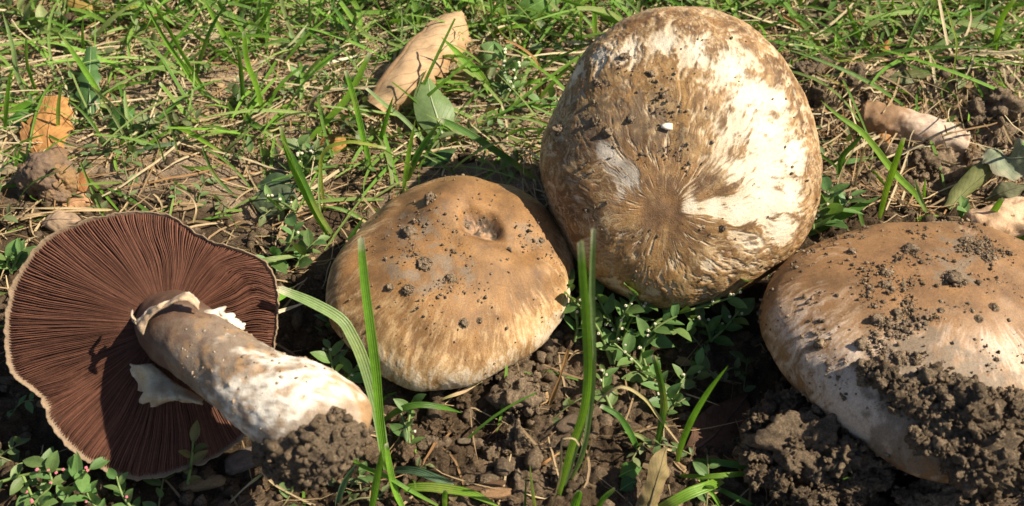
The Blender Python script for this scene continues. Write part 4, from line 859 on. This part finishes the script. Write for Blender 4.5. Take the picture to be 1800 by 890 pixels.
# ------------------------------------------------------------------ leaves
def leaf_parts(Cn, w, D, curl=0.0, nac=11, serr=0.0, lobes=0, col=(0.1, 0.2, 0.05), sign=1, wav=0.0, spots=0.0, edge=None):
    n = len(Cn); T = tangents(Cn); S = norm(np.cross(T, np.broadcast_to(D, T.shape))); N = np.cross(S, T); a = np.linspace(-1, 1, nac); s = np.linspace(0, 1, n)
    w = np.asarray(w)
    if serr: w = w * (1 + serr * (np.abs(((s * lobes) % 1) - 0.5) * 2 - 0.5))
    if curl: ph = a * curl; ox = np.sin(ph) / curl; oz = (1 - np.cos(ph)) / curl * -sign
    else: ox = a; oz = 0 * a
    V = Cn[:, None] + S[:, None] * (w[:, None] * ox)[..., None] + N[:, None] * (w[:, None] * oz)[..., None]
    if wav: V = V + N[:, None] * (wav * fbm(V[..., 0] * 1.1, V[..., 1] * 1.1, V[..., 2] * 1.1, o=3) * (0.3 + np.abs(a)))[..., None]
    c = np.broadcast_to(col, (n, nac, 3)).copy()
    sp = fbm(V[..., 0] * 2.2, V[..., 1] * 2.2, V[..., 2] * 2.2, o=3)
    if spots: c = mixc(c, np.asarray(col) * 0.35, sstep(0.3, 0.6, sp) * spots)
    if edge is not None: c = mixc(c, edge, sstep(0.6, 1.0, np.abs(a) + 0.4 * sp) * 0.8)
    t = np.stack([np.broadcast_to(a, (n, nac)), np.broadcast_to(s[:, None], (n, nac)), np.zeros((n, nac))], -1)
    return V.reshape(-1, 3), grid_faces(n, nac), c.reshape(-1, 3), t.reshape(-1, 3)
def leaf(pts, wpx, label, name='leaf', cat='leaf', col=(0.1, 0.2, 0.05), mat=None, D=None, curl=0.3, serr=0, lobes=0, wav=0.08, spots=0.0, edge=None, shape=None, h=None, rib=None, group=None, sign=1, nac=13, zs=None):
    """pts: (px, py, height over the ground) along the midrib"""
    P = np.array([Pg(x, y, z) for x, y, z in pts]); n = 34; Cn = spline(P, n); s = np.linspace(0, 1, n)
    sh = shape or [0.05, 0.55, 0.95, 1.0, 0.85, 0.5, 0.02]
    w = cmpx(wpx, P.mean(0)) / 2 * np.interp(s, np.linspace(0, 1, len(sh)), sh); w = smooth_per(np.concatenate([w, w[::-1]]), 2)[:n]
    D = norm(np.array([0, -0.35, 0.95]) if D is None else D)
    rt = root(name, P[0], label, cat, group)
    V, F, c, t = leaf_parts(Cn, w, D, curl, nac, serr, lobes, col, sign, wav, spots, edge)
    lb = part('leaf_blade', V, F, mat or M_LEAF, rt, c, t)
    mid = V.reshape(n, nac, 3)[:, nac // 2]
    tv, tf = tube(mid + norm(D) * 0.012, np.linspace(0.055, 0.012, n) * max(0.6, wpx / 60), 6)
    part('midrib', tv, tf, mat or M_LEAF, lb, rib if rib is not None else np.asarray(col) * 1.5 + 0.03, 0)
    return rt
TANL = (0.50, 0.335, 0.195)
ax_leaf = norm(Pg(790, 40) - Pg(660, 190))
leaf([(646, 178, 0.7), (680, 130, 1.6), (722, 78, 2.0), (762, 38, 1.8), (800, 20, 0.9)], 190, 'big curled tan dead leaf lying above the middle cap', 'dead_leaf', 'dead leaf', TANL, M_DEAD, norm(BACK * 0.62 + norm(UP * 0.6 - RT * 0.8) * 0.8), 2.0, 0.16, 18, 0.26, 0.45, (0.42, 0.24, 0.12), [0.55, 0.8, 0.95, 1.0, 1.0, 0.95, 0.7, 0.2], rib=(0.40, 0.25, 0.14), nac=25)
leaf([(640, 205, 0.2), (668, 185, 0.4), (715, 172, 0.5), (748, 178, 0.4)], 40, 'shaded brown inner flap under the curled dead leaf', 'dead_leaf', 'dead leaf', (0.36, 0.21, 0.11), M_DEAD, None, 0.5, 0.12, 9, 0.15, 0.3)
leaf([(790, 34, 0.3), (805, 28, 0.6), (818, 40, 0.7)], 26, 'crumpled scrap of dead leaf at the upper end of the curled leaf', 'dead_leaf', 'dead leaf', (0.44, 0.28, 0.17), M_DEAD, None, 0.8, 0.1, 5, 0.25)
leaf([(778, 240, 0.3), (768, 205, 1.0), (757, 170, 1.5), (752, 138, 1.7)], 72, 'pale green oval leaf standing beneath the curled dead leaf', 'broad_leaf', 'leaf', (0.17, 0.25, 0.095), None, norm(np.array([0.3, -0.8, 0.6])), 0.45, wav=0.05, shape=[0.45, 0.8, 1.0, 0.98, 0.85, 0.62, 0.1], rib=(0.4, 0.45, 0.28))
leaf([(548, 258, 0.1), (575, 250, 0.5), (600, 246, 0.6), (616, 240, 0.5)], 42, 'small golden brown leaf under the yellow bent stem', 'dead_leaf', 'dead leaf', (0.42, 0.22, 0.07), M_DEAD, None, 0.7, 0, 0, 0.08, 0.2)
leaf([(88, 268, 0.3), (85, 235, 0.7), (92, 200, 1.1), (98, 168, 1.3)], 74, 'orange-brown dead leaf with dark spots standing at the left', 'dead_leaf', 'dead leaf', (0.45, 0.22, 0.075), M_DEAD, norm(np.array([0.2, -0.8, 0.6])), 0.35, 0.3, 4, 0.15, 0.6, shape=[0.5, 0.8, 0.9, 1.0, 0.9, 0.75, 0.5], h=0)
leaf([(66, 270, 0.2), (50, 240, 0.7), (36, 212, 0.9)], 44, 'left torn half of the orange-brown dead leaf', 'dead_leaf', 'dead leaf', (0.42, 0.21, 0.08), M_DEAD, norm(np.array([0.2, -0.8, 0.6])), 0.4, 0.2, 4, 0.2, 0.4, shape=[0.9, 1, 0.8, 0.6, 0.3, 0.02])
leaf([(10, 215, 0.2), (40, 205, 0.5), (68, 190, 0.6)], 56, 'bright green leaf mostly hidden behind the orange-brown dead leaf', 'broad_leaf', 'leaf', (0.10, 0.22, 0.04), None, None, 0.3)
leaf([(188, 224, 0.3), (205, 212, 0.7), (225, 200, 0.9), (236, 190, 0.8)], 40, 'glossy oval green leaf left of the bluish blades', 'broad_leaf', 'leaf', (0.075, 0.17, 0.035), None, norm(np.array([0.2, -0.6, 0.7])), 0.4)
leaf([(160, 215, 0.2), (158, 180, 0.8), (157, 140, 1.4), (160, 82, 1.8)], 46, 'toothed dandelion leaf pointing up at the upper left', 'dandelion_leaf', 'leaf', (0.075, 0.155, 0.045), None, norm(np.array([0.2, -0.8, 0.5])), 0.5, 0.45, 5, 0.06, shape=[0.12, 0.5, 1.0, 0.85, 0.75, 0.6, 0.35], rib=(0.35, 0.42, 0.25))
leaf([(440, 352, 0.2), (465, 350, 0.5), (500, 352, 0.6), (522, 365, 0.4)], 66, 'dull grey-green leaf lying flat above the gilled cap', 'broad_leaf', 'leaf', (0.13, 0.165, 0.09), None, None, 0.25, wav=0.12)
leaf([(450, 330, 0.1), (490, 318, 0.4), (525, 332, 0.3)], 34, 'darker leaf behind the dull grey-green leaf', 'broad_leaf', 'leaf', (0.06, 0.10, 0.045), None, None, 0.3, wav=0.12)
leaf([(104, -6, 0.4), (140, 8, 0.8), (182, 14, 0.5)], 22, 'yellow-brown curled leaf at the top left edge', 'dead_leaf', 'dead leaf', (0.36, 0.24, 0.07), M_DEAD, None, 0.8)
leaf([(898, 38, 0.5), (918, 22, 1.0), (945, 6, 1.4), (985, -14, 1.7)], 46, 'big smooth green leaf at the top centre edge', 'broad_leaf', 'leaf', (0.14, 0.26, 0.06), None, norm(np.array([0.3, -0.6, 0.7])), 0.4, shape=[0.05, 0.3, 0.8, 1.0, 1.0, 0.9, 0.5])
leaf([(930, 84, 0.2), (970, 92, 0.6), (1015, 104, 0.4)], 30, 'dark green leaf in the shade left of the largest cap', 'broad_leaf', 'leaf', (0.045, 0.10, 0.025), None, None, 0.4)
leaf([(936, 90, 0.5), (970, 88, 0.8), (1014, 100, 0.6)], 13, 'purplish brown dry leaf edge left of the largest cap', 'dead_leaf', 'dead leaf', (0.28, 0.16, 0.11), M_DEAD, None, 1.2)
leaf([(838, 105, 0.3), (855, 92, 0.8), (872, 72, 1.0)], 40, 'round pale green leaf behind the white-flowered plant', 'broad_leaf', 'leaf', (0.16, 0.26, 0.09), None, None, 0.3)
leaf([(796, 165, 0.2), (812, 140, 0.5), (822, 115, 0.6)], 38, 'brown-green translucent leaf in the shade right of the curled leaf', 'dead_leaf', 'dead leaf', (0.22, 0.17, 0.07), M_DEAD, None, 0.3)
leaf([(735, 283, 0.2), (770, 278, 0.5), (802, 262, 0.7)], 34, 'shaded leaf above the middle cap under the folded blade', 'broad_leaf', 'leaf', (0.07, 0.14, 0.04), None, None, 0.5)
leaf([(1748, 262, 1.2), (1772, 278, 1.7), (1808, 276, 1.9)], 78, 'grey-green crumpled leaf at the right frame edge', 'broad_leaf', 'leaf', (0.23, 0.26, 0.17), M_DEAD, norm(np.array([0.3, -0.6, 0.7])), 0.5, 0.15, 6, 0.25, edge=(0.4, 0.36, 0.25), shape=[0.5, 0.8, 1, 1, 1, 0.9, 0.8])
leaf([(1668, 368, 0.2), (1700, 335, 1.0), (1740, 300, 1.5), (1762, 275, 1.6)], 54, 'rolled yellowish green leaf leaning over the pit at the right', 'broad_leaf', 'leaf', (0.19, 0.20, 0.075), M_DEAD, norm(np.array([0.4, -0.6, 0.6])), 1.5, 0, 0, 0.08, shape=[0.4, 0.7, 0.9, 1, 1, 0.9, 0.6])
leaf([(1732, 350, 0.7), (1770, 335, 1.2), (1806, 325, 1.3)], 42, 'brownish green leaf fold below the crumpled leaf at the right', 'broad_leaf', 'leaf', (0.16, 0.16, 0.085), M_DEAD, None, 0.9, wav=0.2)
leaf([(1138, 905, 0.3), (1150, 862, 1.2), (1160, 826, 1.7), (1172, 786, 2.0)], 54, 'folded olive-brown dead leaf standing at the bottom centre', 'dead_leaf', 'dead leaf', (0.25, 0.19, 0.085), M_DEAD, norm(np.array([0.1, -0.9, 0.4])), 0.9, 0, 0, 0.18, 0.4, (0.30, 0.20, 0.11), [0.9, 0.9, 0.85, 0.7, 0.9, 0.8, 0.05])
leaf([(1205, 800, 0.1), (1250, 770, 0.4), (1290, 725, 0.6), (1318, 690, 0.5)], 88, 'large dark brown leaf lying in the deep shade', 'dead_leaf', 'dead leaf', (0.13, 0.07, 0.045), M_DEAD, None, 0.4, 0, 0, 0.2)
leaf([(1088, 838, 0.3), (1106, 828, 0.6), (1128, 822, 0.6)], 34, 'round fresh green leaf left of the folded brown leaf', 'broad_leaf', 'leaf', (0.09, 0.20, 0.035), None, None, 0.3)
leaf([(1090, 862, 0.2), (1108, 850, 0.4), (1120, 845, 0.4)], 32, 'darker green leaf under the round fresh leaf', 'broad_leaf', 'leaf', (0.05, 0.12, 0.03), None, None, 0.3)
leaf([(705, 728, 0.3), (714, 755, 0.8), (716, 782, 0.9)], 26, 'curled pale green leaf bud on the soil before the middle cap', 'broad_leaf', 'leaf', (0.18, 0.25, 0.11), None, norm(np.array([0.2, -0.8, 0.6])), 1.5)
leaf([(110, 360, 0.3), (140, 352, 0.5), (165, 358, 0.4)], 36, 'pale orange scrap of bark above the gilled cap', 'bark_scrap', 'bark', (0.52, 0.29, 0.15), M_DEAD, None, 0.6, 0, 0, 0.3)
leaf([(72, 392, 0.2), (100, 385, 0.7), (145, 388, 0.6)], 46, 'pinkish tan dead leaf scrap behind the gilled cap', 'dead_leaf', 'dead leaf', (0.45, 0.31, 0.21), M_DEAD, None, 0.8, 0, 0, 0.25)
leaf([(132, 300, 0.2), (140, 318, 0.6), (150, 340, 0.5)], 34, 'rusty orange leaf wedged beside the brown lump', 'dead_leaf', 'dead leaf', (0.36, 0.16, 0.06), M_DEAD, None, 0.5)
leaf([(96, 250, 0.5), (108, 268, 0.9), (118, 282, 0.7)], 36, 'dark folded leaf standing over the brown lump', 'dead_leaf', 'dead leaf', (0.28, 0.17, 0.10), M_DEAD, norm(np.array([0.5, -0.6, 0.5])), 1.0)
leaf([(20, 285, 0.2), (36, 268, 0.4), (50, 255, 0.5)], 34, 'olive dead leaf left of the brown lump', 'dead_leaf', 'dead leaf', (0.27, 0.20, 0.10), M_DEAD, None, 0.5)
leaf([(0, 305, 0.2), (14, 295, 0.4), (30, 300, 0.4)], 32, 'tan dead leaf at the left frame edge', 'dead_leaf', 'dead leaf', (0.38, 0.29, 0.18), M_DEAD, None, 0.5)
leaf([(1545, 252, 0.1), (1556, 240, 0.3), (1562, 225, 0.3)], 24, 'torn orange scrap hanging from the broken stem', 'dead_leaf', 'dead leaf', (0.52, 0.27, 0.11), M_DEAD, None, 0.4, 0.3, 3, 0.2)
leaf([(1538, 100, 0.2), (1552, 88, 0.7), (1562, 70, 0.9)], 22, 'rusty folded leaf on the soil ridge at the top', 'dead_leaf', 'dead leaf', (0.30, 0.13, 0.04), M_DEAD, None, 0.8)
leaf([(1560, 140, 0.2), (1600, 132, 0.5), (1640, 128, 0.4)], 30, 'dull olive leaf lying on the soil bank at the upper right', 'broad_leaf', 'leaf', (0.13, 0.14, 0.045), None, None, 0.3)

# chips of bark and wood
def chip(px, py, lpx, wpx, ang, label, col):
    p = Pg(px, py, 0.35); L = cmpx(lpx, p) / 2; w = cmpx(wpx, p) / 2; v, f = ico(3); v = np.sign(v) * np.abs(v) ** 0.7
    q = v * np.array([L, w, w * 0.55]); q = q * (1 + 0.18 * fbm(v[:, 0] * 1.2 + px, v[:, 1] * 4, v[:, 2] * 4, o=3))[:, None]
    ca, sa_ = math.cos(ang), math.sin(ang); q = np.stack([q[:, 0] * ca - q[:, 1] * sa_, q[:, 0] * sa_ + q[:, 1] * ca, q[:, 2]], -1)
    tag(mesh('wood_chip', q + p, f, M_WOOD, np.asarray(col) * (0.85 + 0.3 * perlin(v[:, 0] * 2, v[:, 1] * 9))[:, None], v * np.array([2, 12, 12])), label, 'wood chip', 'scraps of wood and bark')
chip(432, 808, 76, 40, 0.45, 'grey wood chip lying between the gilled cap and the stem', (0.20, 0.15, 0.12))
chip(355, 850, 80, 26, 0.2, 'tan strip of bark under the gilled cap at the bottom', (0.36, 0.24, 0.13))
chip(868, 868, 60, 22, 0.15, 'orange-brown bark scrap at the bottom edge, centre', (0.44, 0.26, 0.14))
chip(820, 775, 34, 12, 0.1, 'small grey stick fragment on the soil before the middle cap', (0.26, 0.20, 0.14))
chip(845, 857, 90, 14, 0.25, 'dark brown twig lying at the bottom centre', (0.20, 0.12, 0.07))
chip(1000, 745, 50, 26, 0.6, 'flat brown chip behind the tall cut pair of blades', (0.18, 0.13, 0.09))

# broken mushroom stem at the back right and cut piece at the right frame edge
def log(pts, radpx, label, name, colA, colB, seed):
    P = [Pg(x, y, z) for x, y, z in pts]; r0 = cmpx(radpx, np.mean(P, 0)); Cn = spline(P, 50); s = np.linspace(0, 1, 50)
    V, F = tube(Cn, r0 * np.interp(s, [0, 0.02, 0.12, 0.5, 0.9, 0.98, 1], [0.55, 0.9, 1.05, 0.95, 0.85, 0.75, 0.3]), 64); Vn = norm(V - np.repeat(Cn, 64, 0))
    V = V + Vn * (0.15 * fbm(V[:, 0] * 0.9 + seed, V[:, 1] * 1.2, V[:, 2] * 1.2, o=4))[:, None]; ss = np.repeat(s, 64)
    st = fbm(V[:, 0] * 2 + seed, V[:, 1] * 2, V[:, 2] * 2, o=4)
    c = mixc(colA, colB, sstep(0.3, 0.6, ss + 0.15 * st)); c = mixc(c, (0.22, 0.11, 0.05), sstep(0.3, 0.7, st) * 0.8)
    rt = root(name, P[0], label, 'mushroom piece'); part('stem', V, F, M_STEM, rt, c, V * 2)
    e = Cn[1]; T = norm(Cn[1] - Cn[4]); v, f = ico(3); a = norm(np.cross(T, (0, 0, 1))); b = np.cross(T, a)
    q = e + (v[:, :1] * a + v[:, 1:2] * b) * r0 * 0.9 + v[:, 2:] * T * r0 * 0.3; q = q + 0.1 * np.stack([perlin(q[:, 0] * 3, q[:, 1] * 3, q[:, 2] * 3 + 5 * i) for i in range(3)], -1)
    part('broken_end', q, f, M_STEM, rt, (0.26, 0.15, 0.08), q * 2)
    return rt
log([(1512, 205, 0.0), (1560, 214, 0.2), (1620, 228, 0.22), (1700, 254, -0.3)], 30, 'broken pinkish white mushroom stem lying on the soil at the back right', 'broken_mushroom', (0.30, 0.18, 0.10), (0.52, 0.40, 0.31), 3)
log([(1706, 408, 0.7), (1745, 395, 1.1), (1790, 382, 1.3), (1850, 372, 1.2)], 36, 'pale tan cut mushroom piece at the right frame edge behind the soil-strewn cap', 'mushroom_piece', (0.55, 0.36, 0.22), (0.62, 0.44, 0.28), 8)

# ------------------------------------------------------------------ small leafy knotweed plants
def oval(L, w, n=9, nac=5):
    s = np.linspace(0, 1, n); ww = w / 2 * np.interp(s, [0, .12, .35, .6, .85, 1], [.08, .55, 1, .95, .5, .03]); a = np.linspace(-1, 1, nac)
    V = np.stack([np.broadcast_to(s[:, None] * L, (n, nac)), ww[:, None] * a, 0.25 * ww[:, None] * np.abs(a) - 0.18 * L * (s ** 2)[:, None]], -1)
    t = np.stack([np.broadcast_to(a, (n, nac)), np.broadcast_to(s[:, None], (n, nac)), np.zeros((n, nac))], -1)
    return V.reshape(-1, 3), grid_faces(n, nac), t.reshape(-1, 3)
def sprig_leaves(Cn, n, L, rngL=0.35):
    T = tangents(Cn); out = []
    for i in range(n):
        k = int((i + 0.7) / n * (len(Cn) - 1)); az = i * 2.4 + rng.uniform(-0.4, 0.4)
        a = norm(np.cross(T[k], (0.2, 0.1, 1))); b = np.cross(T[k], a)
        d = norm(a * math.cos(az) + b * math.sin(az) + T[k] * rng.uniform(0.3, 0.9) + np.array([0, -0.1, 0.45])); l = L * rng.uniform(1 - rngL, 1 + rngL)
        V, F, t = oval(l, l * rng.uniform(0.42, 0.58)); out.append((Cn[k] + V @ frame(d, rng.uniform(-0.5, 0.5)), F, t, Cn[k], d, l))
    return out
def flower_geo(p, d, r, col):
    ps = []
    fr = frame(d, 0)
    v, f = ico(2); ps.append(((v * np.array([1.2, 0.62, 0.62]) * r + [r * 0.8, 0, 0]) @ fr + p, f, (0.14, 0.22, 0.07), 0))
    for j in range(5):
        a = j * 1.2566; q = np.array([r * 1.9, 0.45 * r * math.cos(a), 0.45 * r * math.sin(a)]); ps.append(((v * np.array([0.6, 0.34, 0.34]) * r + q) @ fr + p, f, np.asarray(col) * rng.uniform(0.9, 1.1), 0))
    return merge(ps)
LG = np.array([0.130, 0.235, 0.070])
def plant(stems, label, nl, Lpx, nf, fcol=(0.72, 0.66, 0.6), stemcol=(0.20, 0.27, 0.09), lcol=LG, rpx=3.0, group='small leafy plants'):
    b = Pg(*stems[0][0][:2], stems[0][0][2]); rt = root('knotweed_plant', b, label, 'plant', group)
    for st in stems:
        P = [Pg(x, y, z) for x, y, z in st]; Cn = spline(P, 24); r = cmpx(rpx, P[0])
        V, F = tube(Cn, np.linspace(r, r * 0.6, 24), 7); st_ = part('stem', V, F, M_LEAF, rt, stemcol, 0)
        for V, F, t, p, d, l in sprig_leaves(Cn, nl, cmpx(Lpx * 1.18, P[0])): part('leaf', V, F, M_LEAF, st_, lcol * rng.uniform(0.75, 1.25) * np.array([rng.uniform(.9, 1.25), 1, 1]), t)
        for j in range(nf):
            k = int(rng.uniform(0.35, 1) * 23); d = norm(rng.normal(size=3) * 0.5 + np.array([0, -0.3, 0.8])); V, F, c_, t = flower_geo(Cn[k] + d * 0.1, d, cmpx(3.6, Cn[k]), fcol)
            part('flower', V, F, M_LEAF, st_, c_, 0)
plant([[(1075, 640, 0.4), (1055, 585, 1.4), (1025, 545, 2.2), (985, 508, 2.6)], [(1078, 640, 0.4), (1090, 570, 1.6), (1110, 530, 2.4), (1128, 500, 2.8)]], 'leafy plant with white buds between the middle and the largest cap', 9, 36, 5)
plant([[(1120, 650, 0.3), (1150, 570, 1.3), (1230, 540, 1.8), (1290, 520, 2.4), (1310, 490, 3.0)]], 'long shoot reaching right under the largest cap, leaves at its end', 11, 30, 5)
plant([[(1095, 600, 0.3), (1110, 560, 1.2), (1140, 535, 2.0)], [(1095, 600, 0.3), (1070, 560, 1.2), (1050, 520, 2.0)], [(1100, 605, 0.3), (1150, 585, 1.0), (1185, 575, 1.5)]], 'dense leafy weed right of the tall cut pair of blades, against the largest cap', 9, 34, 5)
plant([[(1250, 600, 0.2), (1240, 570, 0.9), (1215, 560, 1.3)], [(1250, 600, 0.2), (1280, 570, 1.0), (1300, 545, 1.5)]], 'shaded leafy weed under the right part of the largest cap', 8, 32, 3)
plant([[(1010, 600, 0.2), (1015, 570, 0.9), (1005, 530, 1.7), (990, 500, 2.3)]], 'sprig touching the right edge of the middle cap', 9, 30, 3)
plant([[(1150, 680, 0.3), (1130, 620, 1.2), (1150, 580, 1.8), (1190, 555, 2.2)], [(1150, 680, 0.3), (1120, 640, 1.0), (1075, 600, 1.4)]], 'budding plant in the gap below the largest cap', 8, 30, 5)
plant([[(1180, 720, 0.3), (1190, 690, 1.0), (1205, 660, 1.5), (1230, 640, 1.8)], [(1180, 720, 0.3), (1165, 690, 0.9), (1150, 655, 1.3)]], 'shaded budding plant beside the bright slanting blade', 8, 30, 4)
plant([[(1075, 720, 0.2), (1060, 680, 0.8), (1062, 650, 1.2)]], 'little sprig right of the tall cut pair of blades', 7, 26, 3)
plant([[(-8, 850, 0.6), (40, 836, 0.9), (95, 826, 1.2), (150, 828, 1.3)], [(40, 836, 0.9), (55, 870, 0.6), (70, 900, 0.5)]], 'knotweed shoot with pink buds in the lower left corner', 9, 30, 5, (0.75, 0.25, 0.35), (0.24, 0.33, 0.10))
plant([[(60, 885, 0.6), (90, 850, 1.0), (80, 815, 1.4)], [(105, 900, 0.5), (130, 855, 1.1), (160, 822, 1.6)]], 'broad-leaved knotweed just right of the corner shoot', 7, 36, 2, (0.75, 0.25, 0.35))
plant([[(240, 905, 0.5), (215, 870, 1.0), (205, 838, 1.3)], [(180, 905, 0.5), (160, 880, 0.8), (150, 860, 1.0)]], 'green plant at the bottom edge under the gilled cap', 7, 32, 1, (0.75, 0.25, 0.35))
plant([[(330, 850, 0.5), (336, 815, 1.4), (340, 775, 2.2)]], 'small brownish sprig standing before the lower gills', 7, 26, 0, lcol=np.array([0.17, 0.17, 0.06]))
plant([[(500, 445, 0.3), (512, 420, 0.9), (520, 395, 1.2)], [(500, 445, 0.3), (480, 462, 0.6), (468, 470, 0.7)], [(520, 470, 0.3), (540, 440, 0.8), (560, 420, 1.1)]], 'round-leaved plant at the upper right of the gilled cap', 7, 32, 1)
plant([[(530, 300, 0.3), (528, 275, 1.0), (522, 250, 1.4)], [(530, 300, 0.3), (545, 280, 0.9), (555, 262, 1.2)]], 'white-budded sprig left of the small brown leaf', 6, 26, 4)
plant([[(520, 372, 0.8), (495, 356, 1.0), (470, 350, 1.1)]], 'budding sprig lying on the dull grey-green leaf', 6, 20, 5)
plant([[(890, 170, 0.3), (885, 130, 1.2), (888, 85, 2.0)], [(885, 180, 0.3), (900, 150, 1.0), (912, 115, 1.7)]], 'white-flowered upright plant between the curled leaf and the largest cap', 9, 24, 7, (0.8, 0.8, 0.75))
plant([[(1440, 400, 0.3), (1450, 365, 1.0), (1455, 335, 1.5)], [(1440, 400, 0.3), (1475, 370, 0.9), (1500, 345, 1.3)], [(1430, 405, 0.3), (1428, 375, 0.9)]], 'leafy plant at the lower right edge of the largest cap', 7, 36, 2)
plant([[(590, 690, 0.3), (585, 650, 0.9), (578, 610, 1.5)], [(590, 690, 0.3), (612, 665, 0.7), (630, 640, 1.0)]], 'leafy sprig in the shade left of the middle cap', 7, 34, 2)
plant([[(720, 790, 0.3), (718, 745, 0.9), (725, 705, 1.2)]], 'small pale plant under the middle cap edge', 6, 28, 2)
plant([[(1690, 400, 0.3), (1700, 380, 0.8), (1690, 365, 1.1)]], 'dark sprig by the rolled leaf at the right', 6, 26, 1)
plant([[(20, 480, 0.3), (30, 455, 0.9), (45, 435, 1.2)], [(20, 480, 0.3), (10, 450, 0.8)]], 'round-leaved plant at the left frame edge beside the gilled cap', 6, 34, 0)
plant([[(60, 60, 0.3), (45, 35, 0.9), (30, 15, 1.3)], [(60, 60, 0.3), (80, 40, 0.9)]], 'pale leafy plant in the upper left corner', 6, 30, 0, lcol=np.array([0.2, 0.27, 0.1]))
# low ground cover: tiny sprigs nobody could count
ps = []
qq = scatter(330, -28, 28, -13, 22, lambda x, y: np.clip(free(x, y) * (0.22 + 0.5 * sstep(-2, 6, y)) * np.clip(0.3 + perlin(x * 0.45 + 30, y * 0.45), 0.02, 1) * (1 - 0.85 * sstep(11, 14, x)), 0, 1))
for x, y in qq:
    z = float(gh(x, y)); a = rng.uniform(0, 6.283); l = rng.uniform(0.8, 2.2); P = [(x, y, z), (x + math.cos(a) * l * .5, y + math.sin(a) * l * .5, z + rng.uniform(0.3, .7)), (x + math.cos(a) * l, y + math.sin(a) * l, z + rng.uniform(0.3, 0.9))]
    Cn = spline(P, 8); V, F = tube(Cn, 0.035, 4); cg = mixc(LG, (0.19, 0.22, 0.10), rng.random()) * rng.uniform(0.7, 1.2); ps.append((V, F, (0.2, 0.2, 0.09), 0))
    for V, F, t, p, d, L_ in sprig_leaves(Cn, rng.integers(5, 10), rng.uniform(0.35, 0.75)): ps.append((V, F, cg * rng.uniform(0.8, 1.2), t))
V, F, Cc, T = merge(ps); tag(mesh('ground_cover', V, F, M_LEAF, Cc, T), kind='stuff')
# shreds of dead leaf lying on the ground
ps = []
for x, y in scatter(420, -28, 28, -14, 22, lambda x, y: free(x, y) * (0.35 + 0.5 * sstep(-2, 6, y))):
    z = float(gh(x, y)) + 0.08; l = rng.uniform(0.25, 0.9); V, F, t = oval(l, l * rng.uniform(0.3, 0.8), 6, 3); d = norm(np.array([*rng.normal(size=2), rng.uniform(-0.2, 0.5)]))
    ps.append((V @ frame(d, rng.uniform(-0.8, 0.8)) + (x, y, z), F, scol_(1)[0] * rng.uniform(0.6, 1.1), t))
V, F, Cc, T = merge(ps); tag(mesh('leaf_litter', V, F, M_DEAD, Cc, T), kind='stuff')
print('blades', NB, 'verts', sum(len(o.data.vertices) for o in SC.objects if o.type == 'MESH'), 'tris', sum(sum(1 for _ in ()) or len(o.data.loops) - 2 * len(o.data.polygons) for o in SC.objects if o.type == 'MESH'))
